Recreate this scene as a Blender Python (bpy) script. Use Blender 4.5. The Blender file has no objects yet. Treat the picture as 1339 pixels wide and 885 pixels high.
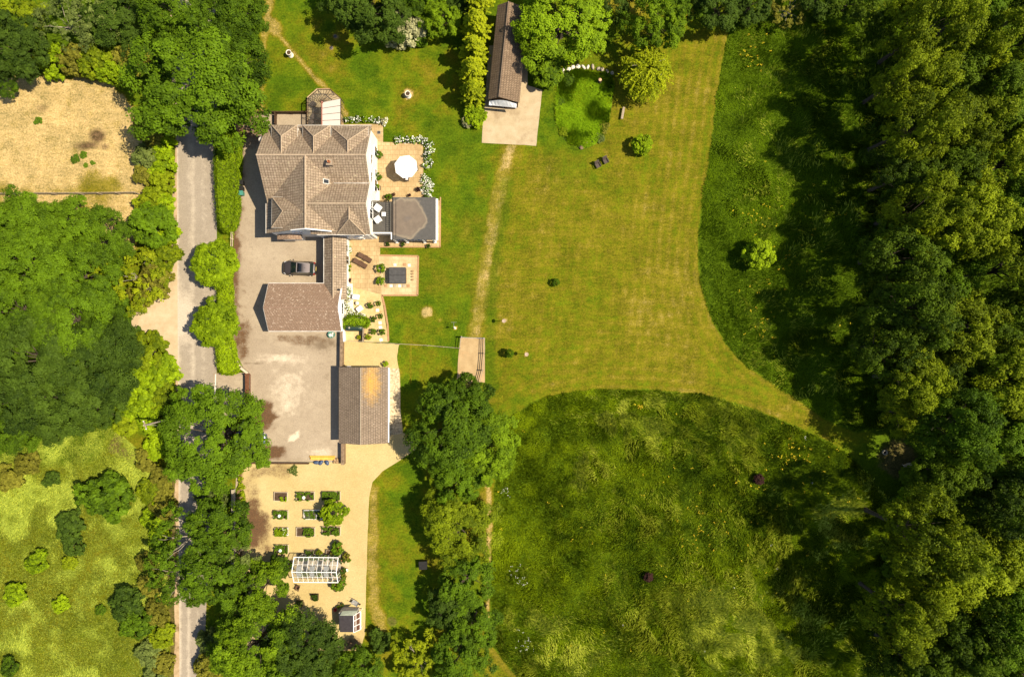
import bpy, math, random
import numpy as np
from mathutils import Vector, Matrix

random.seed(7)
C = bpy.context.scene.collection
CAMH = 90.0
R = math.radians

# ------------------------------------------------------------------ survey: photo position + height above ground -> metres
def X(px, z=0.0): return (px - 669.5) * 0.1 * (CAMH - z) / CAMH
def Y(py, z=0.0): return (442.5 - py) * 0.1 * (CAMH - z) / CAMH
def P(px, py, z=0.0): return (X(px, z), Y(py, z), z)
def pts(l): return [(X(a), Y(b)) for a, b in l]

# ------------------------------------------------------------------ numpy noise
def _hash(ix, iy, s):
    h = (ix.astype(np.int64) * 374761393 + iy.astype(np.int64) * 668265263 + s * 1442695041) & 0x7fffffff
    h = ((h ^ (h >> 13)) * 1274126177) & 0x7fffffff
    return ((h ^ (h >> 16)) & 0xffff) / 65535.0
def vnoise(x, y, s=0):
    ix = np.floor(x); iy = np.floor(y); fx = x - ix; fy = y - iy
    fx = fx * fx * (3 - 2 * fx); fy = fy * fy * (3 - 2 * fy)
    a = _hash(ix, iy, s); b = _hash(ix + 1, iy, s); c = _hash(ix, iy + 1, s); d = _hash(ix + 1, iy + 1, s)
    return (a * (1 - fx) + b * fx) * (1 - fy) + (c * (1 - fx) + d * fx) * fy
def fbm(x, y, s=0, o=4):
    v = 0; a = .5; t = 0
    for k in range(o):
        v = v + a * vnoise(x * 2 ** k, y * 2 ** k, s + k * 17); t += a; a *= .5
    return v / t
def sstep(a, b, x):
    t = np.clip((x - a) / (b - a), 0, 1); return t * t * (3 - 2 * t)
def dist_line(x, y, line):
    d = np.full(x.shape, 1e9)
    for (ax, ay), (bx, by) in zip(line[:-1], line[1:]):
        vx, vy = bx - ax, by - ay
        t = np.clip(((x - ax) * vx + (y - ay) * vy) / (vx * vx + vy * vy + 1e-9), 0, 1)
        d = np.minimum(d, np.hypot(x - ax - t * vx, y - ay - t * vy))
    return d
def inside(x, y, poly):
    r = np.zeros(x.shape, bool); n = len(poly)
    for i in range(n):
        ax, ay = poly[i]; bx, by = poly[(i + 1) % n]
        if ay == by: continue
        c = ((ay > y) != (by > y)) & (x < (bx - ax) * (y - ay) / (by - ay) + ax)
        r ^= c
    return r
def sdf(x, y, poly):           # positive inside
    d = dist_line(x, y, list(poly) + [poly[0]])
    return np.where(inside(x, y, poly), d, -d)

# ------------------------------------------------------------------ materials
class NT:
    def __init__(self, name):
        self.m = bpy.data.materials.new(name); self.m.use_nodes = True
        self.t = self.m.node_tree; self.t.nodes.clear()
        self.out = self.n('ShaderNodeOutputMaterial')
    def n(self, typ, **kw):
        nd = self.t.nodes.new(typ)
        for k, v in kw.items():
            if k.startswith('i_'):
                nd.inputs[k[2:].replace('_', ' ')].default_value = v
            else: setattr(nd, k, v)
        return nd
    def l(self, a, b): self.t.links.new(a, b)
    def pos(self):
        return self.n('ShaderNodeNewGeometry').outputs['Position']
    def objc(self):
        return self.n('ShaderNodeTexCoord').outputs['Object']
    def noise(self, vec, scale, detail=4, rough=.55, scalevec=None):
        if scalevec:
            mp = self.n('ShaderNodeMapping'); mp.inputs['Scale'].default_value = scalevec
            self.l(vec, mp.inputs['Vector']); vec = mp.outputs[0]
        nz = self.n('ShaderNodeTexNoise'); nz.inputs['Scale'].default_value = scale
        nz.inputs['Detail'].default_value = detail; nz.inputs['Roughness'].default_value = rough
        self.l(vec, nz.inputs['Vector']); return nz.outputs['Fac']
    def ramp(self, f, a, b, ca=(0,0,0), cb=(1,1,1)):
        r = self.n('ShaderNodeValToRGB'); e = r.color_ramp.elements
        e[0].position = a; e[0].color = (*ca, 1); e[1].position = b; e[1].color = (*cb, 1)
        self.l(f, r.inputs[0]); return r.outputs[0]
    def mix(self, f, a, b, blend='MIX'):
        m = self.n('ShaderNodeMix', data_type='RGBA', blend_type=blend)
        for sock, v in ((m.inputs[0], f), (m.inputs[6], a), (m.inputs[7], b)):
            if hasattr(v, 'is_output'): self.l(v, sock)
            elif isinstance(v, (int, float)): sock.default_value = v
            else: sock.default_value = (*v, 1)
        return m.outputs[2]
    def math(self, op, a, b=0.0, c=None):
        m = self.n('ShaderNodeMath', operation=op)
        for i, v in enumerate((a, b, c)):
            if v is None: continue
            if hasattr(v, 'is_output'): self.l(v, m.inputs[i])
            else: m.inputs[i].default_value = v
        return m.outputs[0]
    def bsdf(self, col, rough=.8, spec=.3, metal=0, bump=None, bstr=.3, bdist=.05, coat=0):
        b = self.n('ShaderNodeBsdfPrincipled')
        if hasattr(col, 'is_output'): self.l(col, b.inputs['Base Color'])
        else: b.inputs['Base Color'].default_value = (*col, 1)
        b.inputs['Roughness'].default_value = rough; b.inputs['Specular IOR Level'].default_value = spec
        b.inputs['Metallic'].default_value = metal; b.inputs['Coat Weight'].default_value = coat
        if bump is not None:
            bn = self.n('ShaderNodeBump'); bn.inputs['Strength'].default_value = bstr; bn.inputs['Distance'].default_value = bdist
            self.l(bump, bn.inputs['Height']); self.l(bn.outputs[0], b.inputs['Normal'])
        self.l(b.outputs[0], self.out.inputs[0]); return b

MATS = {}
def noisy(name, c1, c2, scale=3.0, rough=.8, spec=.25, bump=.2, fine=None, metal=0, coat=0, world=False, c3=None):
    if name in MATS: return MATS[name]
    t = NT(name); v = t.pos() if world else t.objc()
    f = t.noise(v, scale, 5, .6)
    col = t.ramp(f, .3, .7, c1, c2)
    if c3 is not None:
        g = t.noise(v, scale * .23 + .11, 5, .65); col = t.mix(t.ramp(g, .52, .66), col, c3)
    h = t.noise(v, fine or scale * 9, 3, .6)
    col = t.mix(t.math('MULTIPLY', h, .5), col, (0, 0, 0), 'SOFT_LIGHT')
    t.bsdf(col, rough, spec, metal, h, bump, .02, coat)
    MATS[name] = t.m; return t.m

def leaf_mat(name, dark, light, transl=.28, var=.35):
    """foliage: each leaf carries its own tint, each plant its own shift"""
    if name in MATS: return MATS[name]
    t = NT(name)
    a = t.n('ShaderNodeAttribute', attribute_name='tint')
    oi = t.n('ShaderNodeObjectInfo')
    f = t.math('ADD', a.outputs['Fac'], t.math('MULTIPLY', t.math('SUBTRACT', oi.outputs['Random'], .5), var))
    col = t.ramp(f, .12, .92, dark, light)
    d = t.n('ShaderNodeBsdfPrincipled'); d.inputs['Roughness'].default_value = .65; d.inputs['Specular IOR Level'].default_value = .1
    t.l(col, d.inputs['Base Color'])
    tr = t.n('ShaderNodeBsdfTranslucent'); t.l(t.mix(.5, col, (light[0] * 1.05, light[1] * 1.12, light[2] * .6)), tr.inputs[0])
    mx = t.n('ShaderNodeMixShader'); mx.inputs[0].default_value = transl
    t.l(d.outputs[0], mx.inputs[1]); t.l(tr.outputs[0], mx.inputs[2]); t.l(mx.outputs[0], t.out.inputs[0])
    MATS[name] = t.m; return t.m

def roof_mat(name, base, base2, tile=(.32, .34), lichen=(.42, .36, .22), lich=.62, moss=None):
    t = NT(name)
    uv = t.n('ShaderNodeUVMap').outputs[0]
    br = t.n('ShaderNodeTexBrick', offset=0.0 if name == 'roof_tiles_main' else .5); br.inputs['Scale'].default_value = 1
    br.inputs['Brick Width'].default_value = tile[0]; br.inputs['Row Height'].default_value = tile[1]
    br.inputs['Mortar Size'].default_value = .034; br.inputs['Mortar Smooth'].default_value = .3; br.inputs['Bias'].default_value = 0
    t.l(uv, br.inputs['Vector'])
    br.inputs['Color1'].default_value = (*base, 1); br.inputs['Color2'].default_value = (*base2, 1)
    br.inputs['Mortar'].default_value = (base[0] * .35, base[1] * .33, base[2] * .3, 1)
    p = t.pos()
    big = t.noise(p, .45, 5, .65)
    col = t.mix(t.math('MULTIPLY', t.ramp(big, .35, .7), .45), br.outputs['Color'], (base[0] * .62, base[1] * .6, base[2] * .58))
    col = t.mix(t.math('MULTIPLY', t.ramp(t.noise(p, 5.5, 3, .7), .5, .75), .5), col, (base2[0] * 1.2, base2[1] * 1.15, base2[2] * 1.05))
    st = t.noise(uv, 1.0, 4, .7, (2.6, .35, 1)); col = t.mix(t.math('MULTIPLY', t.ramp(st, .5, .72), .5), col, (base[0] * .5, base[1] * .48, base[2] * .46))
    sp = t.noise(p, 4.5, 3, .6)
    col = t.mix(t.math('MULTIPLY', t.ramp(sp, lich, lich + .05), .8), col, lichen)
    if moss:
        (mx_, my_), rad, mc = moss
        v = t.n('ShaderNodeVectorMath', operation='DISTANCE'); v.inputs[1].default_value = (mx_, my_, 2.7)
        mp = t.n('ShaderNodeMapping'); mp.inputs['Scale'].default_value = (1.35, .62, 1); mp.inputs['Location'].default_value = (mx_ - 1.35 * mx_, my_ - .62 * my_, 0)
        t.l(p, mp.inputs[0]); t.l(mp.outputs[0], v.inputs[0])
        f = t.math('ADD', v.outputs['Value'], t.math('MULTIPLY', t.noise(p, 2.2, 5, .75), 3.0))
        col = t.mix(t.math('MULTIPLY', t.ramp(t.math('MULTIPLY', f, .2), rad * .1, rad * .27, (1, 1, 1), (0, 0, 0)), .85), col, mc)
    t.bsdf(col, .85, .2, 0, br.outputs['Fac'], -.5, .03)
    return t.m

# palette -----------------------------------------------------------
M = {}
M['render'] = noisy('white_render', (.72, .68, .6), (.8, .77, .7), 1.2)
M['white'] = noisy('white_paint', (.78, .76, .72), (.82, .8, .77), 2, .45, .4, .05)
M['cream'] = noisy('cream_fabric', (.8, .77, .7), (.85, .82, .76), 5, .9)
M['dark_wood'] = noisy('dark_wood', (.05, .028, .014), (.11, .06, .03), 4)
M['red_wood'] = noisy('stained_gate_wood', (.13, .05, .022), (.2, .085, .04), 4)
M['grey_wood'] = noisy('weathered_wood', (.24, .19, .13), (.42, .34, .25), 5)
M['pale_wood'] = noisy('pale_wood', (.5, .4, .28), (.62, .52, .38), 5)
M['yellow_wood'] = noisy('fresh_sawn_timber', (.6, .34, .05), (.72, .46, .1), 5)
M['bark'] = noisy('bark', (.05, .038, .025), (.11, .085, .06), 5, .95)
M['pale_bark'] = noisy('pale_bark', (.24, .2, .14), (.4, .35, .27), 5, .95)
M['metal'] = noisy('grey_metal', (.4, .39, .37), (.5, .49, .47), 4, .4, .5, .05, metal=.6)
M['black'] = noisy('black_plastic', (.012, .011, .01), (.025, .023, .02), 5, .5)
M['blackroof'] = noisy('black_felt', (.03, .024, .028), (.05, .042, .045), 3, .75)
M['felt'] = noisy('roof_felt', (.075, .068, .058), (.11, .1, .085), .8, .85, c3=(.13, .115, .09))
M['wicker'] = noisy('brown_wicker', (.075, .038, .02), (.14, .075, .042), 14)
M['dwicker'] = noisy('dark_wicker', (.06, .045, .035), (.12, .09, .075), 14)
M['terracotta'] = noisy('terracotta', (.32, .12, .05), (.42, .18, .08), 6)
M['stone'] = noisy('stone', (.3, .25, .18), (.46, .4, .3), 4)
M['palestone'] = noisy('pale_stone', (.62, .57, .47), (.75, .7, .6), 5)
M['wallstone'] = noisy('wall_stone', (.13, .085, .05), (.3, .21, .13), 3)
M['soil'] = noisy('soil', (.05, .03, .015), (.1, .06, .03), 5)
M['tank'] = noisy('green_tank', (.016, .035, .028), (.026, .05, .04), 3, .4, .4, .05)
M['teal'] = noisy('teal_plastic', (.05, .2, .15), (.08, .28, .22), 3, .5)
M['blue_bag'] = noisy('blue_plastic_sack', (.03, .055, .12), (.1, .13, .2), 6, .4)
M['cover'] = noisy('tub_cover', (.05, .048, .045), (.085, .08, .075), 2.2, .55, .35)
M['red'] = noisy('red_plastic', (.42, .03, .015), (.5, .06, .03), 3, .4)
M['orange'] = noisy('orange_glaze', (.6, .2, .02), (.7, .3, .04), 3, .4)
M['lead'] = noisy('lead_flashing', (.2, .17, .14), (.5, .46, .4), 1.7, .6)
M['gutter'] = noisy('weathered_gutter', (.36, .33, .29), (.62, .58, .52), 1.3, .5)
M['pinkframe'] = noisy('ridge_cap', (.28, .12, .085), (.36, .17, .12), 4)
M['brownframe'] = noisy('brown_frame', (.05, .03, .018), (.1, .065, .04), 4)
M['brick'] = noisy('edging_brick', (.34, .185, .085), (.44, .27, .14), 9)
M['tarp'] = noisy('white_sheet', (.66, .66, .66), (.8, .8, .8), 2, .5)
M['log'] = noisy('cut_logs', (.14, .075, .035), (.5, .34, .18), 6)
M['compost'] = noisy('brown_cover', (.1, .05, .03), (.17, .09, .05), 4)

def glass_mat(name, col, rough, alpha_mix):
    t = NT(name)
    b = t.n('ShaderNodeBsdfPrincipled'); b.inputs['Base Color'].default_value = (*col, 1); b.inputs['Roughness'].default_value = rough
    b.inputs['Specular IOR Level'].default_value = .6
    tr = t.n('ShaderNodeBsdfTransparent'); mx = t.n('ShaderNodeMixShader'); mx.inputs[0].default_value = alpha_mix
    t.l(tr.outputs[0], mx.inputs[1]); t.l(b.outputs[0], mx.inputs[2]); t.l(mx.outputs[0], t.out.inputs[0]); return t.m
M['glass'] = glass_mat('clear_glazing', (.20, .18, .15), .08, .2)
M['polyc'] = glass_mat('white_polycarbonate', (.36, .31, .265), .35, .85)
def simple(name, col, rough, spec=.5, metal=0, coat=0):
    t = NT(name); t.bsdf(col, rough, spec, metal, coat=coat); return t.m
M['window'] = simple('window_glass', (.02, .022, .022), .05, .7)
M['carglass'] = simple('car_glass', (.012, .02, .018), .04, .8)
M['carpaint'] = simple('dark_bronze_car_paint', (.045, .036, .033), .4, .4, .2, .4)
M['carroof_glare'] = simple('bronze_roof_reflection', (.23, .19, .175), .4, .4, .1, .4)  # body paint lightened for the roof, a reflection painted into the colour
M['bluepaint'] = simple('blue_car_paint', (.035, .04, .13), .22, .6, .3, .8)
M['blueroof'] = simple('blue_car_roof', (.04, .05, .16), .22, .6, .3, .8)
M['lamp_red'] = simple('tail_lamp', (.2, .015, .01), .2)
M['lamp_clear'] = simple('headlamp', (.55, .55, .55), .15)
M['tyre'] = simple('tyre', (.012, .012, .012), .8, .2)
M['rim'] = simple('alloy_rim', (.4, .4, .4), .3, .5, .8)
M['plate'] = simple('yellow_plate', (.6, .45, .12), .5)

# foliage palettes (dark, light) -----------------------------------
L = dict(
    oak=leaf_mat('oak_leaf', (0.02, 0.042, 0.002), (0.125, 0.215, 0.005)),
    lush=leaf_mat('bright_leaf', (.045, .085, .002), (.225, .34, .006)),
    dark=leaf_mat('dark_leaf', (.016, .034, .003), (.078, .13, .010)),
    grey=leaf_mat('greygreen_leaf', (0.04, 0.06, 0.01), (0.19, 0.235, 0.05)),
    yellow=leaf_mat('yellowgreen_leaf', (0.065, 0.095, 0.002), (0.27, 0.33, 0.006)),
    gold=leaf_mat('golden_leaf', (.10, .135, .003), (.37, .41, .007)),
    olive=leaf_mat('olive_leaf', (.07, .07, .006), (.26, .245, .025)),
    wood=leaf_mat('woodland_leaf', (.017, .034, .002), (.125, .195, .006), var=.5),
    woody=leaf_mat('woodland_yellow_leaf', (.03, .05, .001), (.255, .315, .007), var=.4),
    copper=leaf_mat('copper_leaf', (.02, .008, .008), (.07, .03, .022)),
    silver=leaf_mat('silver_leaf', (.13, .13, .045), (.50, .48, .25)),
    hedge=leaf_mat('hedge_leaf', (0.07, 0.115, 0.002), (0.31, 0.43, 0.005)),
    veg=leaf_mat('vegetable_leaf', (.03, .065, .004), (.14, .23, .010)),
    flower=leaf_mat('white_petal', (.72, .68, .6), (.85, .82, .78), .2, .05),
    ragwort=leaf_mat('yellow_petal', (.4, .27, .01), (.62, .47, .02), .2, .05),
    reed=leaf_mat('reed_leaf', (0.06, 0.12, 0.003), (0.25, 0.4, 0.008)),
    meadow=leaf_mat('meadow_blade', (.040, .076, .002), (.25, .33, .004), .25),
    meadowd=leaf_mat('dark_meadow_blade', (.036, .075, .002), (.17, .265, .003), .25),
    straw=leaf_mat('pale_blade', (.24, .30, .010), (.55, .58, .07), .25),
    rough=leaf_mat('rough_pasture_blade', (.12, .165, .010), (.35, .41, .05), .25),
    dead=leaf_mat('dry_stem', (.14, .09, .045), (.34, .25, .14), .1),
)

# ------------------------------------------------------------------ object helpers
def tag(o, label=None, cat=None, group=None, kind=None):
    if label: o['label'] = label
    if cat: o['category'] = cat
    if group: o['group'] = group
    if kind: o['kind'] = kind
    return o
def thing(name, label, cat, loc=(0, 0, 0), rz=0.0, group=None, scale=1.0):
    o = bpy.data.objects.new(name, None); C.objects.link(o)
    o.empty_display_size = .3
    o.location = loc; o.rotation_euler = (0, 0, rz)
    o.scale = (scale, scale, scale) if isinstance(scale, (int, float)) else scale
    return tag(o, label, cat, group)
def copy_tree(o, parent=None):
    c = o.copy(); C.objects.link(c)
    if parent is not None: c.parent = parent
    for ch in [k for k in bpy.data.objects if k.parent == o]: copy_tree(ch, c)
    return c

class MB:
    """collects boxes, tubes, prisms; build() links them as one mesh object"""
    def __init__(s): s.v = []; s.f = []; s.mi = []; s.sm = []
    def add(s, vs, fs, mi=0, smooth=False):
        b = len(s.v); s.v += [tuple(p) for p in vs]
        for f in fs: s.f.append([b + i for i in f]); s.mi.append(mi); s.sm.append(smooth)
        return s
    def box(s, c, d, rz=0.0, mi=0, tilt=None, bev=0.0):
        hx, hy, hz = d[0] / 2, d[1] / 2, d[2] / 2
        m = Matrix.Rotation(rz, 3, 'Z')
        if tilt: m = m @ Matrix.Rotation(tilt[0], 3, 'X') @ Matrix.Rotation(tilt[1], 3, 'Y')
        if bev > 0:
            b = min(bev, hx * .9, hy * .9, hz * .9); vs = []; 
            ring = [(hx, hy - b), (hx - b, hy), (-hx + b, hy), (-hx, hy - b), (-hx, -hy + b), (-hx + b, -hy), (hx - b, -hy), (hx, -hy + b)]
            ring2 = [(hx - b, hy - b), (hx - b, hy - b), (-hx + b, hy - b), (-hx + b, hy - b), (-hx + b, -hy + b), (-hx + b, -hy + b), (hx - b, -hy + b), (hx - b, -hy + b)]
            for (r, z) in ((ring2, -hz), (ring, -hz + b), (ring, hz - b), (ring2, hz)):
                vs += [(x, y, z) for x, y in r]
            fs = [[7, 6, 5, 4, 3, 2, 1, 0], list(range(24, 32))]
            for k in range(3):
                for i in range(8): fs.append([k * 8 + i, k * 8 + (i + 1) % 8, (k + 1) * 8 + (i + 1) % 8, (k + 1) * 8 + i])
        else:
            vs = [(x, y, z) for z in (-hz, hz) for x, y in ((hx, hy), (-hx, hy), (-hx, -hy), (hx, -hy))]
            fs = [[3, 2, 1, 0], [4, 5, 6, 7]] + [[i, (i + 1) % 4, 4 + (i + 1) % 4, 4 + i] for i in range(4)]
        return s.add([tuple(m @ Vector(p) + Vector(c)) for p in vs], fs, mi)
    def tube(s, p0, p1, r0, r1=None, n=8, mi=0, cap=True):
        r1 = r0 if r1 is None else r1
        p0 = Vector(p0); p1 = Vector(p1); d = (p1 - p0)
        if d.length < 1e-6: return s
        d.normalize(); u = d.orthogonal().normalized(); w = d.cross(u)
        vs = []
        for p, r in ((p0, r0), (p1, r1)):
            for i in range(n):
                a = 2 * math.pi * i / n; vs.append(p + (u * math.cos(a) + w * math.sin(a)) * r)
        fs = [[i, (i + 1) % n, n + (i + 1) % n, n + i] for i in range(n)]
        s.add(vs, fs, mi, n > 5)
        if cap: s.add(vs[:n], [list(range(n))[::-1]], mi); s.add(vs[n:], [list(range(n))], mi)
        return s
    def path(s, ps, r, n=6, mi=0):
        rr = r if isinstance(r, (list, tuple)) else [r] * len(ps)
        for i in range(len(ps) - 1): s.tube(ps[i], ps[i + 1], rr[i], rr[i + 1], n, mi, False)
        return s
    def lathe(s, prof, c=(0, 0, 0), n=16, mi=0):
        vs = []
        for r, z in prof:
            for i in range(n):
                a = 2 * math.pi * i / n; vs.append((c[0] + r * math.cos(a), c[1] + r * math.sin(a), c[2] + z))
        fs = []
        for k in range(len(prof) - 1):
            for i in range(n): fs.append([k * n + i, k * n + (i + 1) % n, (k + 1) * n + (i + 1) % n, (k + 1) * n + i])
        s.add(vs, fs, mi, True)
        if prof[-1][0] > 1e-4: s.add(vs[-n:], [list(range(n))], mi)
        if prof[0][0] > 1e-4: s.add(vs[:n], [list(range(n))[::-1]], mi)
        return s
    def prism(s, poly, z0, z1, mi=0):
        n = len(poly)
        a = sum(poly[i][0] * poly[(i + 1) % n][1] - poly[(i + 1) % n][0] * poly[i][1] for i in range(n))
        if a < 0: poly = poly[::-1]
        vs = [(x, y, z0) for x, y in poly] + [(x, y, z1) for x, y in poly]
        fs = [list(range(n))[::-1], list(range(n, 2 * n))] + [[i, (i + 1) % n, n + (i + 1) % n, n + i] for i in range(n)]
        return s.add(vs, fs, mi)
    def slab(s, quad, t=.13, mi=0):
        """roof slope: corners in order, thickness t downwards"""
        q = [Vector(p) for p in quad]; n = len(q)
        if (q[1] - q[0]).cross(q[2] - q[0]).z < 0: q = q[::-1]
        vs = q + [p - Vector((0, 0, t)) for p in q]
        fs = [list(range(n)), list(range(n, 2 * n))[::-1]] + [[i, n + i, n + (i + 1) % n, (i + 1) % n] for i in range(n)]
        return s.add(vs, fs, mi)
    def build(s, name, mats, parent=None, uv=False, loc=None, shift=None):
        me = bpy.data.meshes.new(name)
        v = s.v
        if shift: v = [(a - shift[0], b - shift[1], c - shift[2]) for a, b, c in v]
        me.from_pydata(v, [], s.f); 
        if not isinstance(mats, (list, tuple)): mats = [mats]
        for m in mats: me.materials.append(m)
        me.polygons.foreach_set('material_index', s.mi)
        me.polygons.foreach_set('use_smooth', s.sm)
        if uv:
            ul = me.uv_layers.new(name='UVMap')
            for p in me.polygons:
                n = p.normal
                u = Vector((-n.y, n.x, 0)) if abs(n.z) < .98 else Vector((1, 0, 0))
                u = u.normalized() if u.length > 1e-5 else Vector((1, 0, 0))
                w = n.cross(u)
                for li in p.loop_indices:
                    co = me.vertices[me.loops[li].vertex_index].co
                    ul.data[li].uv = (co.dot(u), co.dot(w))
        me.update()
        o = bpy.data.objects.new(name, me); C.objects.link(o)
        if parent is not None: o.parent = parent
        if loc: o.location = loc
        return o

def np_mesh(name, verts, nper, mats, attrs=None, mi=None, smooth=False):
    """mesh of disjoint n-gons from an (N*nper,3) array"""
    n = len(verts) // nper
    me = bpy.data.meshes.new(name)
    me.vertices.add(n * nper); me.vertices.foreach_set('co', np.ascontiguousarray(verts, np.float32).ravel())
    me.loops.add(n * nper); me.loops.foreach_set('vertex_index', np.arange(n * nper, dtype=np.int32))
    me.polygons.add(n); me.polygons.foreach_set('loop_start', np.arange(n, dtype=np.int32) * nper)
    for m in mats: me.materials.append(m)
    if mi is not None: me.polygons.foreach_set('material_index', mi.astype(np.int32))
    for k, a in (attrs or {}).items():
        at = me.attributes.new(k, 'FLOAT', 'FACE'); at.data.foreach_set('value', a.astype(np.float32))
    me.update(calc_edges=True)
    return me

def sheet(name, poly, z, mat, kind='structure', step=None, colf=None):
    """flat polygon sheet, optionally cut on a grid with a 'wear' colour attribute"""
    import bmesh
    bm = bmesh.new()
    vs = [bm.verts.new((x, y, z)) for x, y in poly]
    f = bm.faces.new(vs); f.normal_update()
    if f.normal.z < 0: f.normal_flip()
    bmesh.ops.triangulate(bm, faces=[f])
    if step:
        xs = [p[0] for p in poly]; ys = [p[1] for p in poly]
        for lo, hi, nrm in ((min(xs), max(xs), (1, 0, 0)), (min(ys), max(ys), (0, 1, 0))):
            k = lo + step
            while k < hi - .01:
                co = (k, 0, z) if nrm[0] else (0, k, z)
                bmesh.ops.bisect_plane(bm, geom=bm.verts[:] + bm.edges[:] + bm.faces[:], plane_co=co, plane_no=nrm)
                k += step
    me = bpy.data.meshes.new(name); bm.to_mesh(me); bm.free()
    me.materials.append(mat)
    if colf:
        co = np.empty(len(me.vertices) * 3, np.float32); me.vertices.foreach_get('co', co); co = co.reshape(-1, 3)
        a = me.attributes.new('wear', 'FLOAT_COLOR', 'POINT')
        a.data.foreach_set('color', colf(co[:, 0] * 10 + 669.5, 442.5 - co[:, 1] * 10).astype(np.float32).ravel())
    o = bpy.data.objects.new(name, me); C.objects.link(o)
    return tag(o, kind=kind)

def rough_edge(poly, amp=.12, step=.6, seed=1):
    out = []; n = len(poly)
    for i in range(n):
        a = np.array(poly[i]); b = np.array(poly[(i + 1) % n]); d = np.hypot(*(b - a)); k = max(1, int(d / step))
        nn = np.array([-(b - a)[1], (b - a)[0]]) / max(d, 1e-6)
        for j in range(k):
            p = a + (b - a) * j / k
            w = (fbm(np.array([p[0] * .9]), np.array([p[1] * .9]), seed)[0] - .5) * 2 * amp * (1 if j else .3)
            out.append(tuple(p + nn * w))
    return out
def smooth_poly(l, it=2, closed=True):
    for _ in range(it):
        o = []; n = len(l)
        for i in range(n if closed else n - 1):
            a = l[i]; b = l[(i + 1) % n]
            o += [(a[0] * .75 + b[0] * .25, a[1] * .75 + b[1] * .25), (a[0] * .25 + b[0] * .75, a[1] * .25 + b[1] * .75)]
        if not closed: o = [l[0]] + o + [l[-1]]
        l = o
    return l

# ================================================================== THE GROUND
MEADOW_S = [(668, 546), (700, 526), (735, 515), (780, 510), (850, 510), (905, 515), (960, 527), (1010, 545), (1050, 562), (1085, 578),
            (1115, 600), (1150, 640), (1200, 700), (1200, 900), (700, 900), (672, 880), (655, 858), (643, 842), (641, 780), (645, 700), (648, 630), (655, 570)]
MEADOW_E = [(957, 28), (945, 80), (935, 150), (928, 210), (918, 270), (913, 310), (914, 350), (920, 385), (932, 420), (950, 450), (975, 478),
            (1010, 500), (1040, 520), (1080, 548), (1120, 565), (1160, 560), (1180, 400), (1170, 0), (960, 0)]
PASTURE = [(-40, 560), (120, 560), (175, 565), (215, 600), (226, 660), (228, 900), (-40, 900)]
DRYFIELD = [(-40, 100), (40, 97), (110, 102), (150, 112), (178, 140), (190, 190), (192, 262), (175, 330), (-40, 330)]

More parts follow.
